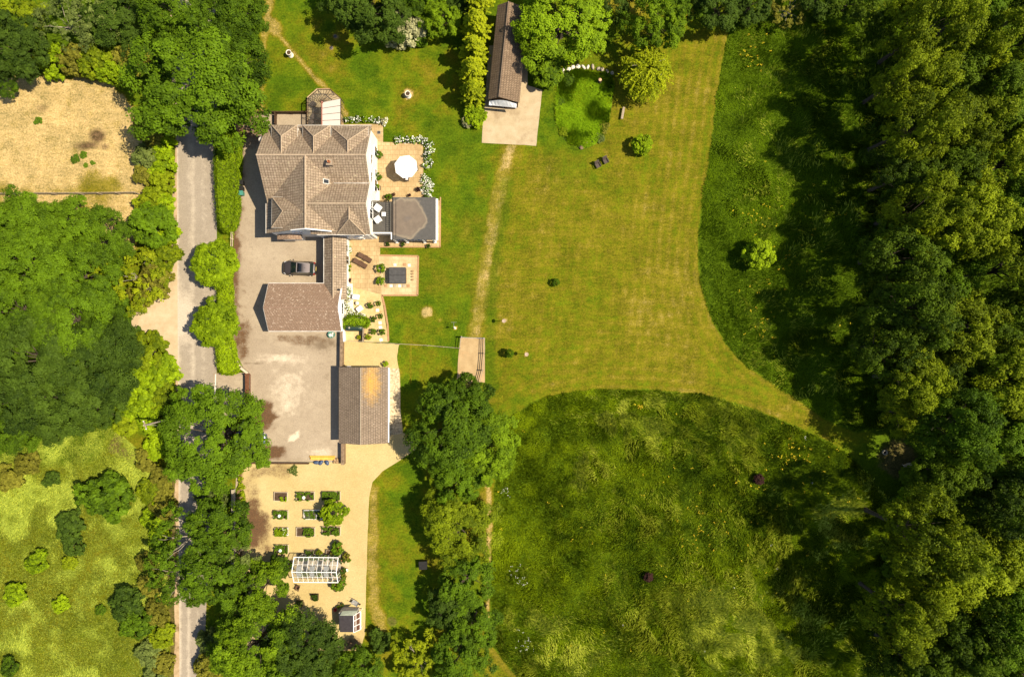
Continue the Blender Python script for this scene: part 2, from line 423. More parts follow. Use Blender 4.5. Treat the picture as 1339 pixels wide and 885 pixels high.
def ground_wear(x, y):
    """x,y in photo pixels -> dry, lush, soil, mown"""
    n1 = fbm(x / 60, y / 60, 3); n2 = fbm(x / 18, y / 18, 9); n3 = fbm(x / 7, y / 7, 5)
    dry = .22 + .6 * (n1 - .45) + .75 * (n2 - .5) + .35 * (n3 - .5)
    lush = np.zeros_like(x); soil = np.zeros_like(x)
    fld = sdf(x, y, [(655, 190), (700, 195), (760, 200), (815, 60), (960, 30), (1080, 560), (860, 515), (700, 520), (640, 520), (640, 440)])
    fm = sstep(-12, 12, fld)
    de = dist_line(x, y, [q for q in MEADOW_E[:14]]); dsm = dist_line(x, y, MEADOW_S[:11]); dm = np.minimum(de, dsm) + (fbm(x / 90, y / 90, 41) - .5) * 8
    stripes = .08 * np.sin(dm * 2 * math.pi / 12) * np.exp(-dm / 110) + .04 * np.sin((x + .12 * y) * 2 * math.pi / 13) * (.4 + n1) + .034 * np.sin((y - .05 * x) * 2 * math.pi / 14) * (.4 + n2)
    dry = dry * (1 - fm) + fm * (.45 + .34 * (n1 - .5) + .26 * (n2 - .5) + .2 * (n3 - .5) + stripes)
    centre = np.exp(-(((x - 800) / 130) ** 2 + ((y - 380) / 130) ** 2)); dry += fm * .05 * centre
    # worn tracks
    def track(line, hw, k=1.0, soft=1.6):
        d = dist_line(x, y, line) + (n2 - .5) * hw * 1.1 + (n3 - .5) * hw * .9
        return k * (1 - sstep(hw / soft, hw * soft, d))
    t = track([(668, 192), (655, 245), (642, 310), (632, 370), (622, 440), (616, 500)], 10)
    dry = np.maximum(dry, t * (.42 + .62 * n2))
    for ln, hw, k in (([(352, 0), (350, 30), (372, 55), (410, 100), (440, 128), (452, 150)], 3.2, .8), ([(352, 0), (345, 50), (341, 100), (340, 148)], 6, .75),
                      ([(348, 25), (362, 42)], 9, .8), ([(638, 620), (640, 740), (640, 845)], 5, .85), ([(640, 845), (655, 866), (690, 900)], 5, .6),
                      ([(488, 640), (486, 720), (489, 790), (500, 820)], 8, .75), ([(536, 450), (537, 500)], 1.5, .5),
                      ([(797, 205), (790, 195)], 2.5, .6), ([(1020, 510), (1090, 556), (1140, 570)], 9, .35), ([(690, 530), (760, 505), (860, 503), (960, 520)], 6, .25),
                      ([(900, 60), (880, 150)], 12, .35), ([(735, 80), (800, 75)], 10, .3)):
        dry = np.maximum(dry, track(ln, hw, k))
    def blob(cx, cy, r, asp=1.0):
        return 1 - sstep(.6, 1.25, np.hypot((x - cx), (y - cy) * asp) / r + (n3 - .5) * .5)
    for cx, cy, r, k in ((533, 123, 8.5, 1), (558, 408, 10, 1), (575, 418, 3.5, .7), (439, 48, 6, .8), (433, 63, 4, .7), (660, 419, 3.5, 1), (688, 463, 3.5, 1), (596, 429, 3, 1)):
        dry = np.maximum(dry, k * blob(cx, cy, r))
    lush = np.maximum(lush, track([(664, 240), (650, 320), (641, 400), (640, 520)], 7, .8))
    lush = np.maximum(lush, track([(636, 240), (622, 330), (608, 430)], 13, .35))
    lush = np.maximum(lush, .5 * blob(590, 300, 60)); lush = np.maximum(lush, .45 * blob(560, 380, 60)); lush = np.maximum(lush, .35 * blob(600, 190, 45))
    lush = np.maximum(lush, .35 * blob(740, 210, 40))
    # meadows: long green growth
    for pg in (MEADOW_S, MEADOW_E):
        m = sstep(-1.5, 1.5, sdf(x, y, pg) + (n3 - .5) * 3)
        lush = np.maximum(lush, m); dry = dry * (1 - m) + m * np.clip((n2 - .45) * .5, 0, .3)
    pm = sstep(-10, 10, sdf(x, y, PASTURE) + (n2 - .5) * 14)
    dry = dry * (1 - pm) + pm * np.clip(.38 + (n1 - .5) * .2 + (n2 - .5) * .2, 0, .85)
    pm = sstep(-4, 4, sdf(x, y, DRYFIELD) + (n2 - .5) * 12)
    dry = dry * (1 - pm) + pm * np.clip(1.12 - np.clip((n1 - .56) * 1.5, 0, .3) - (y > 225) * np.clip((y - 225) / 120, 0, .2) * (y < 252), 0, 1)
    lush *= 1 - pm; dry = dry - pm * (.22 * np.clip(n3 - .5, 0, 1) + .25 * np.clip(n2 - .55, 0, 1))
    def soft(cx, cy, sx, sy): return np.exp(-(((x - cx) / sx) ** 2 + ((y - cy) / sy) ** 2)) * (.6 + .8 * n2)
    soil = np.maximum(soil, .85 * soft(127, 178, 14, 12)); soil = np.maximum(soil, .8 * soft(115, 190, 24, 8)); soil = np.maximum(soil, .6 * soft(56, 142, 14, 9)); soil = np.maximum(soil, .75 * soft(137, 192, 8, 6))
    wd = sstep(-14, 26, sdf(x, y, [(1165, -80), (1150, 120), (1140, 300), (1120, 420), (1135, 560), (1120, 610), (1150, 660), (1120, 760), (1130, 960), (2000, 960), (2000, -80)]) + (n2 - .5) * 40); lush = np.maximum(lush, wd); soil = np.maximum(soil, .22 * wd); dry = dry * (1 - wd)
    wd = sstep(-10, 12, sdf(x, y, [(-60, 300), (60, 300), (110, 330), (165, 400), (180, 440), (165, 540), (120, 600), (-60, 600)]) + (n2 - .5) * 20); lush = np.maximum(lush, wd); soil = np.maximum(soil, .22 * wd); dry = dry * (1 - wd)
    wd = sstep(-6, 8, sdf(x, y, [(200, -60), (340, -60), (335, 140), (285, 170), (285, 140), (230, 140), (190, 110), (140, 95), (-60, 90), (-60, -60)]) + (n2 - .5) * 20); lush = np.maximum(lush, wd); soil = np.maximum(soil, .22 * wd); dry = dry * (1 - wd)
    soil = np.maximum(soil, .6 * blob(1175, 600, 30)); soil = np.maximum(soil, .7 * track([(160, 565), (150, 585), (175, 600), (190, 610)], 7))
    soil = np.maximum(soil, .9 * blob(438, 48, 2.5)); soil = np.maximum(soil, .5 * blob(512, 812, 8))
    soil = np.maximum(soil, track([(223, 590), (226, 700), (228, 900)], 6, .6))
    soil = np.maximum(soil, .8 * blob(245, 740, 40) + .6 * blob(300, 690, 20))
    return np.stack([np.clip(dry, 0, 1), np.clip(lush, 0, 1), np.clip(soil, 0, 1), np.clip(fm, 0, 1)], 1)

def make_ground():
    fx = np.arange(-76, 76.01, .25); fy = np.arange(-52, 52.01, .25)
    ext = np.array([600, 300, 170, 110, 88.])
    gx = np.concatenate([-ext, fx, ext[::-1]]); gy = np.concatenate([-ext, fy, ext[::-1]])
    xx, yy = np.meshgrid(gx, gy); x = xx.ravel(); y = yy.ravel()
    me = bpy.data.meshes.new('ground'); nx, ny = len(gx), len(gy)
    me.vertices.add(nx * ny)
    z = np.zeros_like(x)
    me.vertices.foreach_set('co', np.stack([x, y, z], 1).astype(np.float32).ravel())
    i, j = np.meshgrid(np.arange(nx - 1), np.arange(ny - 1)); a = (j * nx + i).ravel()
    q = np.stack([a, a + 1, a + nx + 1, a + nx], 1).astype(np.int32)
    me.loops.add(q.size); me.loops.foreach_set('vertex_index', q.ravel())
    me.polygons.add(len(q)); me.polygons.foreach_set('loop_start', np.arange(len(q), dtype=np.int32) * 4)
    at = me.attributes.new('wear', 'FLOAT_COLOR', 'POINT')
    at.data.foreach_set('color', ground_wear(x * 10 + 669.5, 442.5 - y * 10).astype(np.float32).ravel())
    me.update(calc_edges=True)
    t = NT('grass_ground')
    w = t.n('ShaderNodeAttribute', attribute_name='wear'); sp = t.n('ShaderNodeSeparateColor'); t.l(w.outputs['Color'], sp.inputs[0])
    p = t.pos()
    fine = t.noise(p, 5.5, 6, .75); mid = t.noise(p, .9, 5, .65); vfine = t.noise(p, 22, 3, .7)
    streak = t.noise(p, 1.0, 4, .6, (3.2, .55, 1)); streak2 = t.noise(p, 1.0, 4, .6, (.55, 3.2, 1))
    # dryness, broken up by grass texture
    d = t.math('ADD', sp.outputs['Red'], t.math('MULTIPLY', t.math('SUBTRACT', fine, .5), .85))
    d = t.math('ADD', d, t.math('MULTIPLY', t.math('SUBTRACT', mid, .5), .35))
    st = t.math('MULTIPLY', t.math('ADD', t.math('SUBTRACT', streak, .5), t.math('SUBTRACT', streak2, .5)), t.math('MULTIPLY', w.outputs['Alpha'], .3))
    d = t.math('ADD', d, st)
    r = t.n('ShaderNodeValToRGB'); e = r.color_ramp.elements
    e[0].position = .0; e[0].color = (.048, .092, .002, 1); e[1].position = 1.0; e[1].color = (.43, .31, .13, 1)
    for pos_, c_ in ((.25, (.092, .126, .003)), (.42, (.116, .119, .004)), (.58, (.150, .128, .008)), (.75, (.205, .163, .024)), (.88, (.33, .24, .08))):
        k = e.new(pos_); k.color = (*c_, 1)
    t.l(d, r.inputs[0])
    lush = t.ramp(fine, .3, .7, (.034, .064, .002), (.078, .125, .003))
    lf = t.math('MULTIPLY', sp.outputs['Green'], t.math('SUBTRACT', 1.15, t.math('MULTIPLY', sp.outputs['Red'], .8)))
    col = t.mix(t.math('MINIMUM', lf, 1.0), r.outputs[0], lush)
    soil = t.ramp(t.noise(p, 2.2, 6, .7), .3, .7, (.055, .034, .014), (.17, .105, .055))
    col = t.mix(t.ramp(t.math('ADD', sp.outputs['Blue'], t.math('MULTIPLY', t.math('SUBTRACT', fine, .5), .6)), .3, .75), col, soil)
    col = t.mix(t.ramp(vfine, .35, .7, (.5, .5, .5), (0, 0, 0)), col, t.mix(.45, col, (.02, .03, .002)))
    g2 = t.noise(p, 4.2, 3, .85); patch = t.noise(p, .33, 5, .7); warp = t.noise(p, 1.0, 5, .75, (.9, 2.6, 1))
    k = t.math('ADD', t.math('MULTIPLY', g2, .9), t.math('ADD', t.math('MULTIPLY', patch, .55), t.math('MULTIPLY', warp, .5)))
    col = t.mix(1.0, col, t.ramp(t.math('MULTIPLY', k, .5), .40, .575, (.52, .57, .50), (1.5, 1.42, 1.46)), 'MULTIPLY')
    h = t.math('ADD', fine, vfine)
    t.bsdf(col, .95, .06, 0, h, .55, .06)
    me.materials.append(t.m)
    o = bpy.data.objects.new('ground', me); C.objects.link(o); tag(o, kind='structure')
make_ground()

# ---------------------------------------------------------------- hard surfaces
def asphalt(name, c1, c2, stain, pale_tone=(.3, .25, .18)):
    t = NT(name); p = t.pos()
    w = t.n('ShaderNodeAttribute', attribute_name='wear'); sp = t.n('ShaderNodeSeparateColor'); t.l(w.outputs['Color'], sp.inputs[0])
    big = t.noise(p, .16, 6, .65); mid = t.noise(p, 1.1, 6, .7); fine = t.noise(p, 6, 5, .8)
    col = t.ramp(big, .35, .66, c1, c2)
    col = t.mix(t.ramp(mid, .35, .75, (.6, .6, .6), (0, 0, 0)), col, t.mix(.55, col, stain))
    a = t.math('ADD', sp.outputs['Red'], t.math('MULTIPLY', t.math('SUBTRACT', mid, .5), 1.1))
    col = t.mix(t.ramp(a, .38, .72), col, stain)
    b = t.math('ADD', sp.outputs['Green'], t.math('MULTIPLY', t.math('SUBTRACT', mid, .5), .8))
    col = t.mix(t.ramp(b, .35, .75), col, pale_tone)  # pale surface tone mixed in where the green channel is high
    c = t.math('ADD', t.math('MULTIPLY', sp.outputs['Blue'], 1.15), t.math('MULTIPLY', t.math('SUBTRACT', t.math('ADD', t.math('MULTIPLY', fine, 1.6), mid), 1.3), .85))
    col = t.mix(t.ramp(c, .28, .75), col, t.ramp(fine, .3, .7, (.05, .028, .014), (.16, .085, .04)))
    col = t.mix(t.ramp(fine, .34, .62, (.6, .6, .6), (0, 0, 0)), col, t.mix(.5, col, (.05, .04, .03)))
    t.bsdf(col, .9, .08, 0, fine, .3, .02); return t.m

def road_wear(x, y):
    n = fbm(x / 9, y / 60, 4)
    left = 231 + (y - 180) * .0055; right = 283.5 - np.maximum(0, y - 490) * .045
    u = (x - left) / (right - left)
    tyre = np.exp(-((u - .36) / .1) ** 2) + .7 * np.exp(-((u - .68) / .11) ** 2)
    pale = np.clip(.52 * tyre + .1 + (1 - sstep(0, .1, u)) * .7, 0, 1)
    pale = np.maximum(pale, .8 * (1 - sstep(8, 40, np.hypot(x - 236, (y - 415) * .6))))
    dark = np.exp(-((u - .5) / .08) ** 2) * .3 + (1 - sstep(0, .12, 1 - u)) * .3 + (n - .5) * .2
    return np.stack([np.clip(dark, 0, 1), pale, np.zeros_like(x), np.ones_like(x)], 1)
def road_edge(side):
    out = []
    for y in range(-260, 1160, 20):
        out.append((231 + (y - 180) * .0055, y) if side == 0 else (283.5 - max(0, y - 490) * .045, y))
    return out
road_poly = pts(road_edge(0) + road_edge(1)[::-1])
M['asphalt'] = asphalt('road_asphalt', (.29, .24, .18), (.34, .285, .215), (.20, .16, .115), (.47, .395, .295))
sheet('road', road_poly, .012, M['asphalt'], step=.6, colf=road_wear)
M['verge'] = noisy('dusty_verge', (.34, .24, .13), (.5, .38, .24), 1.4, .95, .1, .4, 14, world=True, c3=(.22, .15, .07))
vl = [(x - 5 - 2 * math.sin(y / 41) - 1.5 * math.sin(y / 17), y) for x, y in road_edge(0)]
sheet('verge', rough_edge(pts(vl + [(x + 1, y) for x, y in road_edge(0)][::-1]), .1), .006, M['verge'])
M['dirt'] = noisy('pale_dirt_track', (.43, .33, .20), (.54, .435, .29), .8, .95, .1, .35, 12, world=True, c3=(.44, .34, .21))
drive = [(142, 415), (160, 408), (185, 403), (205, 392), (218, 372), (226, 345), (233, 340), (236, 420), (232, 500), (226, 480), (220, 462), (208, 444), (195, 436), (172, 428), (142, 428)]
sheet('farm_driveway', rough_edge(pts(drive), .15), .009, M['dirt'])

YARD = [(313, 149), (337, 147), (404, 149), (404, 172), (500, 172), (500, 312), (450, 312), (450, 604), (325, 604), (320, 612), (308, 640), (312, 560), (327, 530), (322, 488), (311, 466), (304, 440), (305, 380), (306, 300), (311, 220)]
def yard_wear(x, y):
    n = fbm(x / 20, y / 20, 21); m = fbm(x / 8, y / 8, 22)
    edge = dist_line(x, y, [(313, 149), (311, 220), (306, 300), (305, 380), (304, 440), (311, 466)])
    leaf = (1 - sstep(2, 15, edge)) * np.clip(.5 + (n - .4) * 1.6, 0, 1)
    leaf = np.maximum(leaf, .5 * (1 - sstep(6, 26, edge)) * np.clip((m - .35) * 2.5, 0, 1))
    leaf = np.maximum(leaf, .62 * (1 - sstep(.3, 1.6, np.hypot((x - 316) / 13, (y - 440) / 30) + (m - .5) * 1.6)))
    leaf = np.maximum(leaf, .85 * (1 - sstep(.5, 1.5, np.hypot((x - 340) / 20, (y - 545) / 22) + (m - .5) * 1.3)))
    leaf = np.maximum(leaf, .9 * (1 - sstep(.5, 1.4, np.hypot((x - 355) / 22, (y - 593) / 10) + (m - .5))))
    leaf = np.maximum(leaf, .55 * (1 - sstep(.5, 1.6, np.hypot((x - 328) / 18, (y - 165) / 25) + (m - .5))))
    leaf = np.maximum(leaf, .5 * (1 - sstep(.4, 1.4, np.hypot((x - 395) / 40, (y - 444) / 7) + (m - .5) * 1.4)))
    pale = .5 * np.exp(-(((x - 380) / 52) ** 2 + ((y - 515) / 50) ** 2)) * (.5 + n) + .5 * np.exp(-(((x - 365) / 40) ** 2 + ((y - 468) / 6) ** 2))
    pale = np.maximum(pale, .9 * (1 - sstep(.6, 1.2, np.hypot((x - 385 + (y - 571) * .7) / 8, (y - 571) / 8))))
    pale = np.maximum(pale, .7 * np.exp(-(((x - 421) / 22) ** 2 + ((y - 592) / 8) ** 2)))
    pale = np.maximum(pale, .35 * np.exp(-(((x - 322) / 12) ** 2 + ((y - 330) / 60) ** 2)))
    pale = np.maximum(pale, .85 * (1 - sstep(.5, 1.3, np.hypot((x - 361) / 2, (y - 338) / 5))))
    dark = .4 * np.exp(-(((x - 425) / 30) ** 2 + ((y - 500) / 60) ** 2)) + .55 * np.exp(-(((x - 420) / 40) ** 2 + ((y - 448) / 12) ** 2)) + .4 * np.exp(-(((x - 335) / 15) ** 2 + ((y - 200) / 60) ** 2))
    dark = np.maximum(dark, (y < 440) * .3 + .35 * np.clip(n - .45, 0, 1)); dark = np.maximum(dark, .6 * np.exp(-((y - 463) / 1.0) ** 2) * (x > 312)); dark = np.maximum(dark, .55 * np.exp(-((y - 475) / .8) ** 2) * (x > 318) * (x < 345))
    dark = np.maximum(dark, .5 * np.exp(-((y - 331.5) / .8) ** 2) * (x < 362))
    return np.stack([np.clip(dark, 0, 1), np.clip(pale, 0, 1), np.clip(leaf, 0, 1), np.ones_like(x)], 1)
M['yard'] = asphalt('yard_tarmac', (.33, .26, .18), (.43, .35, .245), (.17, .125, .08), (.58, .48, .35))
sheet('yard', pts(YARD), .016, M['yard'], step=.5, colf=yard_wear)
sheet('entrance_apron', pts([(279, 488), (322, 487), (328, 532), (312, 545), (277, 545)]), .02, M['yard'], step=.5, colf=lambda x, y: np.stack([x * 0 + .05, x * 0 + .25, .3 * (1 - sstep(2, 6, abs(y - 489))), x * 0 + 1], 1))
M['whiteline'] = noisy('worn_white_line', (.5, .47, .4), (.68, .64, .56), 3, world=True)
sheet('road_edge_line', pts([(281.2, 489), (282.8, 489), (282.2, 516), (280.6, 516)]), .026, M['whiteline'])

def paving(name, c1, c2, mort, w=.6, h=.6):
    t = NT(name); p = t.pos()
    br = t.n('ShaderNodeTexBrick', offset=.5); br.inputs['Scale'].default_value = 1
    br.inputs['Brick Width'].default_value = w; br.inputs['Row Height'].default_value = h; br.inputs['Mortar Size'].default_value = .022
    br.inputs['Color1'].default_value = (*c1, 1); br.inputs['Color2'].default_value = (*c2, 1); br.inputs['Mortar'].default_value = (*mort, 1)
    t.l(p, br.inputs['Vector'])
    n = t.noise(p, .7, 5, .65); col = t.mix(t.ramp(n, .35, .7), br.outputs['Color'], (c1[0] * .72, c1[1] * .66, c1[2] * .6))
    f = t.noise(p, 8, 4, .7); col = t.mix(t.ramp(f, .3, .7, (.4, .4, .4), (0, 0, 0)), col, t.mix(.4, col, (.12, .08, .04)))
    t.bsdf(col, .8, .25, 0, f, .2, .02); return t.m
M['paving'] = paving('patio_paving', (.42, .30, .145), (.50, .37, .19), (.235, .15, .065))
M['pave2'] = paving('pale_paving', (.50, .385, .20), (.55, .43, .24), (.36, .26, .13), .9, .6)
M['gravel'] = noisy('golden_gravel', (.56, .42, .185), (.70, .545, .27), 1.3, .95, .1, .5, 16, world=True, c3=(.50, .37, .17))
M['rubble'] = noisy('stone_rubble', (.22, .17, .1), (.7, .58, .4), 3.4, .95, .1, .9, 7, world=True)
M['concrete'] = noisy('concrete_pad', (.40, .315, .19), (.49, .395, .26), .9, .9, .1, .25, 9, world=True, c3=(.33, .25, .15))
M['hoggin'] = noisy('compacted_hoggin', (.36, .255, .13), (.46, .34, .185), .9, .95, .1, .3, 10, world=True, c3=(.5, .33, .17))

sheet('patio', pts([(400, 150), (447, 150), (450, 163), (501, 162), (501, 186), (553, 187), (554, 262), (575, 262), (576, 322), (497, 322), (497, 335), (499, 385), (508, 447), (447, 447), (447, 300), (484, 262), (486, 168), (400, 168)]), .02, M['paving'])
sheet('hot_tub_terrace', pts([(495, 334), (547, 334.5), (546, 385), (499, 385)]), .026, M['pave2'])
sheet('stepping_garden', pts([(447, 372), (498, 385), (508, 447), (447, 447)]), .025, noisy('pale_shingle', (.47, .35, .15), (.57, .45, .24), 1.6, .95, .1, .4, 18, world=True, c3=(.40, .28, .12)))
GRAVEL = [(449, 446), (522, 450), (519, 466), (523, 490), (524, 540), (527, 566), (541, 569), (543, 588), (524, 601), (500, 616), (487, 630), (483, 650), (480, 720), (477, 830), (470, 850), (300, 850), (300, 780), (310, 640), (315, 606), (449, 604)]
def gravel_wear(x, y):
    n = fbm(x / 22, y / 22, 31); m = fbm(x / 8, y / 8, 33)
    leaf = .95 * (1 - sstep(.4, 1.6, np.hypot((x - 332) / 20, (y - 680) / 45) + (n - .5) * 1.6))
    leaf = np.maximum(leaf, .55 * (1 - sstep(.4, 1.4, np.hypot((x - 360) / 32, (y - 616) / 14) + (n - .5) * 1.4)))
    leaf = np.maximum(leaf, .8 * (1 - sstep(1, 6, x - 313 + (m - .5) * 6)))
    leaf = np.maximum(leaf, .7 * (1 - sstep(.5, 1.3, np.hypot((x - 460) / 22, (y - 842) / 12) + (m - .5))))
    hose = .55 * np.exp(-(dist_line(x, y, [(421, 672), (419, 685), (415, 700), (404, 712), (393, 722), (388, 727)]) / .9) ** 2)
    hose = np.maximum(hose, .5 * np.exp(-(dist_line(x, y, [(399, 763), (410, 767), (425, 765), (434, 760)]) / .8) ** 2))
    return np.stack([hose, np.zeros_like(x), np.clip(leaf * .8, 0, 1), np.ones_like(x)], 1)
M['gravel_w'] = asphalt('golden_gravel_yard', (.45, .34, .14), (.53, .415, .195), (.33, .23, .09), (.6, .48, .25))
sheet('gravel_yard', rough_edge(pts(GRAVEL), .08, .5), .024, M['gravel_w'], step=.5, colf=gravel_wear)
sheet('rubble_strip', rough_edge(pts([(506, 481), (522, 482), (524, 540), (526, 566), (506, 570)]), .1), .03, M['rubble'])
sheet('barn_pad', rough_edge(pts([(630, 187), (701, 191), (709, 118), (690, 112), (690, 60), (640, 60), (634, 130)]), .07, .5), .02, M['concrete'])
sheet('gate_pad', rough_edge(pts([(602, 441), (634, 442), (634, 500), (597, 500), (599, 470)]), .1), .02, M['hoggin'])

def edging(name, line, w=.22, h=.05, z=.02, mat='brick'):
    b = MB()
    for a, c in zip(line[:-1], line[1:]):
        p = Vector((X(a[0]), Y(a[1]), 0)); q = Vector((X(c[0]), Y(c[1]), 0)); d = q - p
        b.box(((p.x + q.x) / 2, (p.y + q.y) / 2, z + h / 2), (d.length + .02, w, h), math.atan2(d.y, d.x))
    tag(b.build(name, M[mat]), kind='structure')
edging('terrace_edging', [(497, 334), (547, 335), (546, 386), (499.5, 386)])
edging('lawn_edging', [(499.5, 386.5), (503, 400), (507, 425), (508, 446)], .24)
edging('patio_edging', [(496, 323), (575.5, 323), (576, 258)], .16)

# ================================================================== THE HOUSE
T_MAIN = roof_mat('roof_tiles_main', (.23, .17, .115), (.335, .255, .18), (.33, .33))
T_WING = roof_mat('roof_tiles_wing', (.28, .185, .125), (.31, .21, .145), (.2, .2), (.48, .38, .28), .60)
T_GAR = roof_mat('roof_tiles_garage', (.20, .15, .105), (.27, .205, .15), (.2, .3), (.4, .33, .24), .66, ((-17.85, -5.6), 2.6, (.56, .30, .03)))
T_BARN = roof_mat('roof_tiles_barn', (.16, .11, .07), (.22, .155, .10), (.22, .36), (.33, .26, .18), .68)

house = thing('farmhouse', 'large white house with brown hipped and gabled tile roofs and a low wing', 'house', (-24.5, 17, 0))
HS = (-24.5, 17, 0)
def hpart(b, name, mats, parent=None, uv=False, label=None):
    o = b.build(name, mats, parent if parent is not None else house, uv, shift=HS)
    if label: o['label'] = label
    return o

zr = 8.4
rN = Y(202.5, zr); rS = Y(266, zr); rX = X(399, zr)
xE = -17.35; xW = -30.35
run = rN - Y(164.5, 5.0)   # negative
run = abs(run); sl = (zr - 5.0) / run
yv = (rN + rS) / 2; zv = zr - (rN - rS) / 2 * sl
ySe = Y(306.5, 5.7)
yGs = 13.05           # south gable end of the N-S range
b = MB()
b.slab([(xW, rN, zr), (xE, rN, zr), (xE, rN + run, 5.0), (xW, rN + run, 5.0)])
b.slab([(xW, rN, zr), (xE, rN, zr), (xE, yv, zv), (xW, yv - .0, zv)][:2] + [(xE, yv - .02, zv - .014), (xW, rN - run, 5.0)] if False else [(xW, rN, zr), (xE, rN, zr), (xE, yv, zv), (rX, yv, zv), (xW, rN - run * 1.14, zr - sl * run * 1.14)])
b.slab([(rX - .1, rS, zr - .01), (xE, rS, zr - .01), (xE, yv, zv), (rX - .1, yv, zv)])
b.slab([(rX - .1, rS, zr - .01), (xE, rS, zr - .01), (xE, ySe, 5.7), (rX - .1, ySe, 5.7)])
zl = 4.45; xl = -30.55
b.slab([(rX, rN - .05, zr + .004), (rX, yGs, zr + .004), (xl, yGs, zl), (xl, rN - .05 - 5.0, zl)])
sE = .8; xe2 = -21.3
b.slab([(rX, rN - .05, zr + .004), (rX, yGs, zr + .004), (xe2, yGs, zr - (xe2 - rX) * sE), (xe2, yv + 0.0, zr - (xe2 - rX) * sE)])
roof = hpart(b, 'roof', T_MAIN, uv=True)

def hip_bay(name, e, apex, end, parent=house, label=None, cheek=None):
    """bay roof: eave corners front-left, front-right, back-right, back-left; hip apex; ridge end"""
    b = MB()
    fl, fr, bk_r, bk_l = e
    b.slab([fl, fr, apex], .1); b.slab([fr, bk_r, end, apex], .1); b.slab([bk_l, fl, apex, end], .1)
    return hpart(b, name, T_MAIN, parent, True, label)
bays = [((355, 388.7), 163.5, 367.8, 178, 367, 198), ((396, 432), 164.2, 410, 178.5, 409.5, 199.5), ((434, 481.5), 166.5, 454.6, 184, 454.2, 202)]
for (x0, x1), ye, ax, ay, ex, ey in bays:
    ze = 6.35 if x1 < 440 else 6.2; za = 8.2
    yb = rN + (zr - ze) / sl - .25
    rr = hip_bay('bay_roof', [(X(x0, ze), Y(ye, ze), ze), (X(x1, ze), Y(ye, ze), ze), (X(x1, ze), yb, ze + .02), (X(x0, ze), yb, ze + .02)],
            (X(ax, za), Y(ay, za), za), (X(ax, za), rN - .0, za - .03))
    for xx in (x0, x1):
        g = MB(); g.box((X(xx, ze), (Y(ye, ze) + yb) / 2, ze - .05), (.08, abs(Y(ye, ze) - yb), .08)); hpart(g, 'gutter', M['gutter'], rr)
# south-west bay (faces west) and south-east bay (faces south)
ze, za = 6.2, 8.15
hip_bay('bay_roof', [(X(355, ze), Y(297.5, ze), ze), (X(355.8, ze), Y(257.8, ze), ze), (X(383, ze), Y(257.8, ze), ze), (X(381, ze), Y(297.8, ze), ze)],
        (X(369.5, za), Y(276, za), za), (rX - .05, Y(277, za), za))
for (p, q) in (((355.8, 257.8), (383, 257.8)), ((355, 297.5), (381, 297.8)), ((355, 297.5), (355.8, 257.8))):
    a = Vector((X(p[0], ze), Y(p[1], ze), ze - .05)); c = Vector((X(q[0], ze), Y(q[1], ze), ze - .05)); d = c - a
    sg = MB(); sg.box((a + c) / 2, (d.length, .07, .07), math.atan2(d.y, d.x)); hpart(sg, 'gutter', M['gutter'])
ze, za = 5.72, 8.1
hip_bay('bay_roof', [(X(440.3, ze), Y(306.2, ze), ze), (X(477.5, ze), Y(307, ze), ze), (X(478.5, ze), rS - 1.3, ze + .9), (X(440.6, ze), rS - 1.4, ze + .7)],
        (X(456.3, za), Y(286, za), za), (X(456.3, za), rS - .15, za - .02))

# walls under the roofs (gabled prisms)
b = MB()
def gable_wall(b, x0, x1, y0, y1, ridge, ze0, ze1, zrdg, axis):
    if axis == 'x':   # ridge runs along x at y=ridge
        prof = [(y0, 0), (y1, 0), (y1, ze1), (ridge, zrdg), (y0, ze0)]
        vs = [(x0, p, z) for p, z in prof] + [(x1, p, z) for p, z in prof]
    else:
        prof = [(x0, 0), (x1, 0), (x1, ze1), (ridge, zrdg), (x0, ze0)]
        vs = [(p, y0, z) for p, z in prof] + [(p, y1, z) for p, z in prof]
    n = 5
    b.add(vs, [list(range(n)), list(range(n, 2 * n))[::-1]] + [[i, n + i, n + (i + 1) % n, (i + 1) % n] for i in range(n)])
dz = .2
gable_wall(b, xW + .2, xE - .25, yv - .05, rN + run - .3, rN, zv - .2, 5.0 - .02, zr - dz, 'x')
gable_wall(b, rX, xE - .256, ySe + .25, yv, rS, 5.7 - .05, zv - .2, zr - dz - .01, 'x')
gable_wall(b, xl + .3, xe2 - 1.2, yGs + .2, rN - 1, rX, zl - .02, zr - (xe2 - 1.2 - rX) * sE - .2, zr - dz - .02, 'y')
for (x0, x1), ye, ax, ay, ex, ey in bays:
    ze = 6.35 if x1 < 440 else 6.2
    b.box(((X(x0, ze) + X(x1, ze)) / 2, Y(ye, ze) - .9, ze / 2 - .03), (X(x1, ze) - X(x0, ze) - .2, 1.35, ze - .06))
b.box((X(368, 6.2) - .0, Y(277.6, 6.2), 5.2), (2.3, 3.6, 1.9))
b.box((X(459, 5.7), Y(306.5, 5.7) + 1.0, 2.82), (3.2, 1.6, 5.6))
walls = hpart(b, 'wall', M['render'])

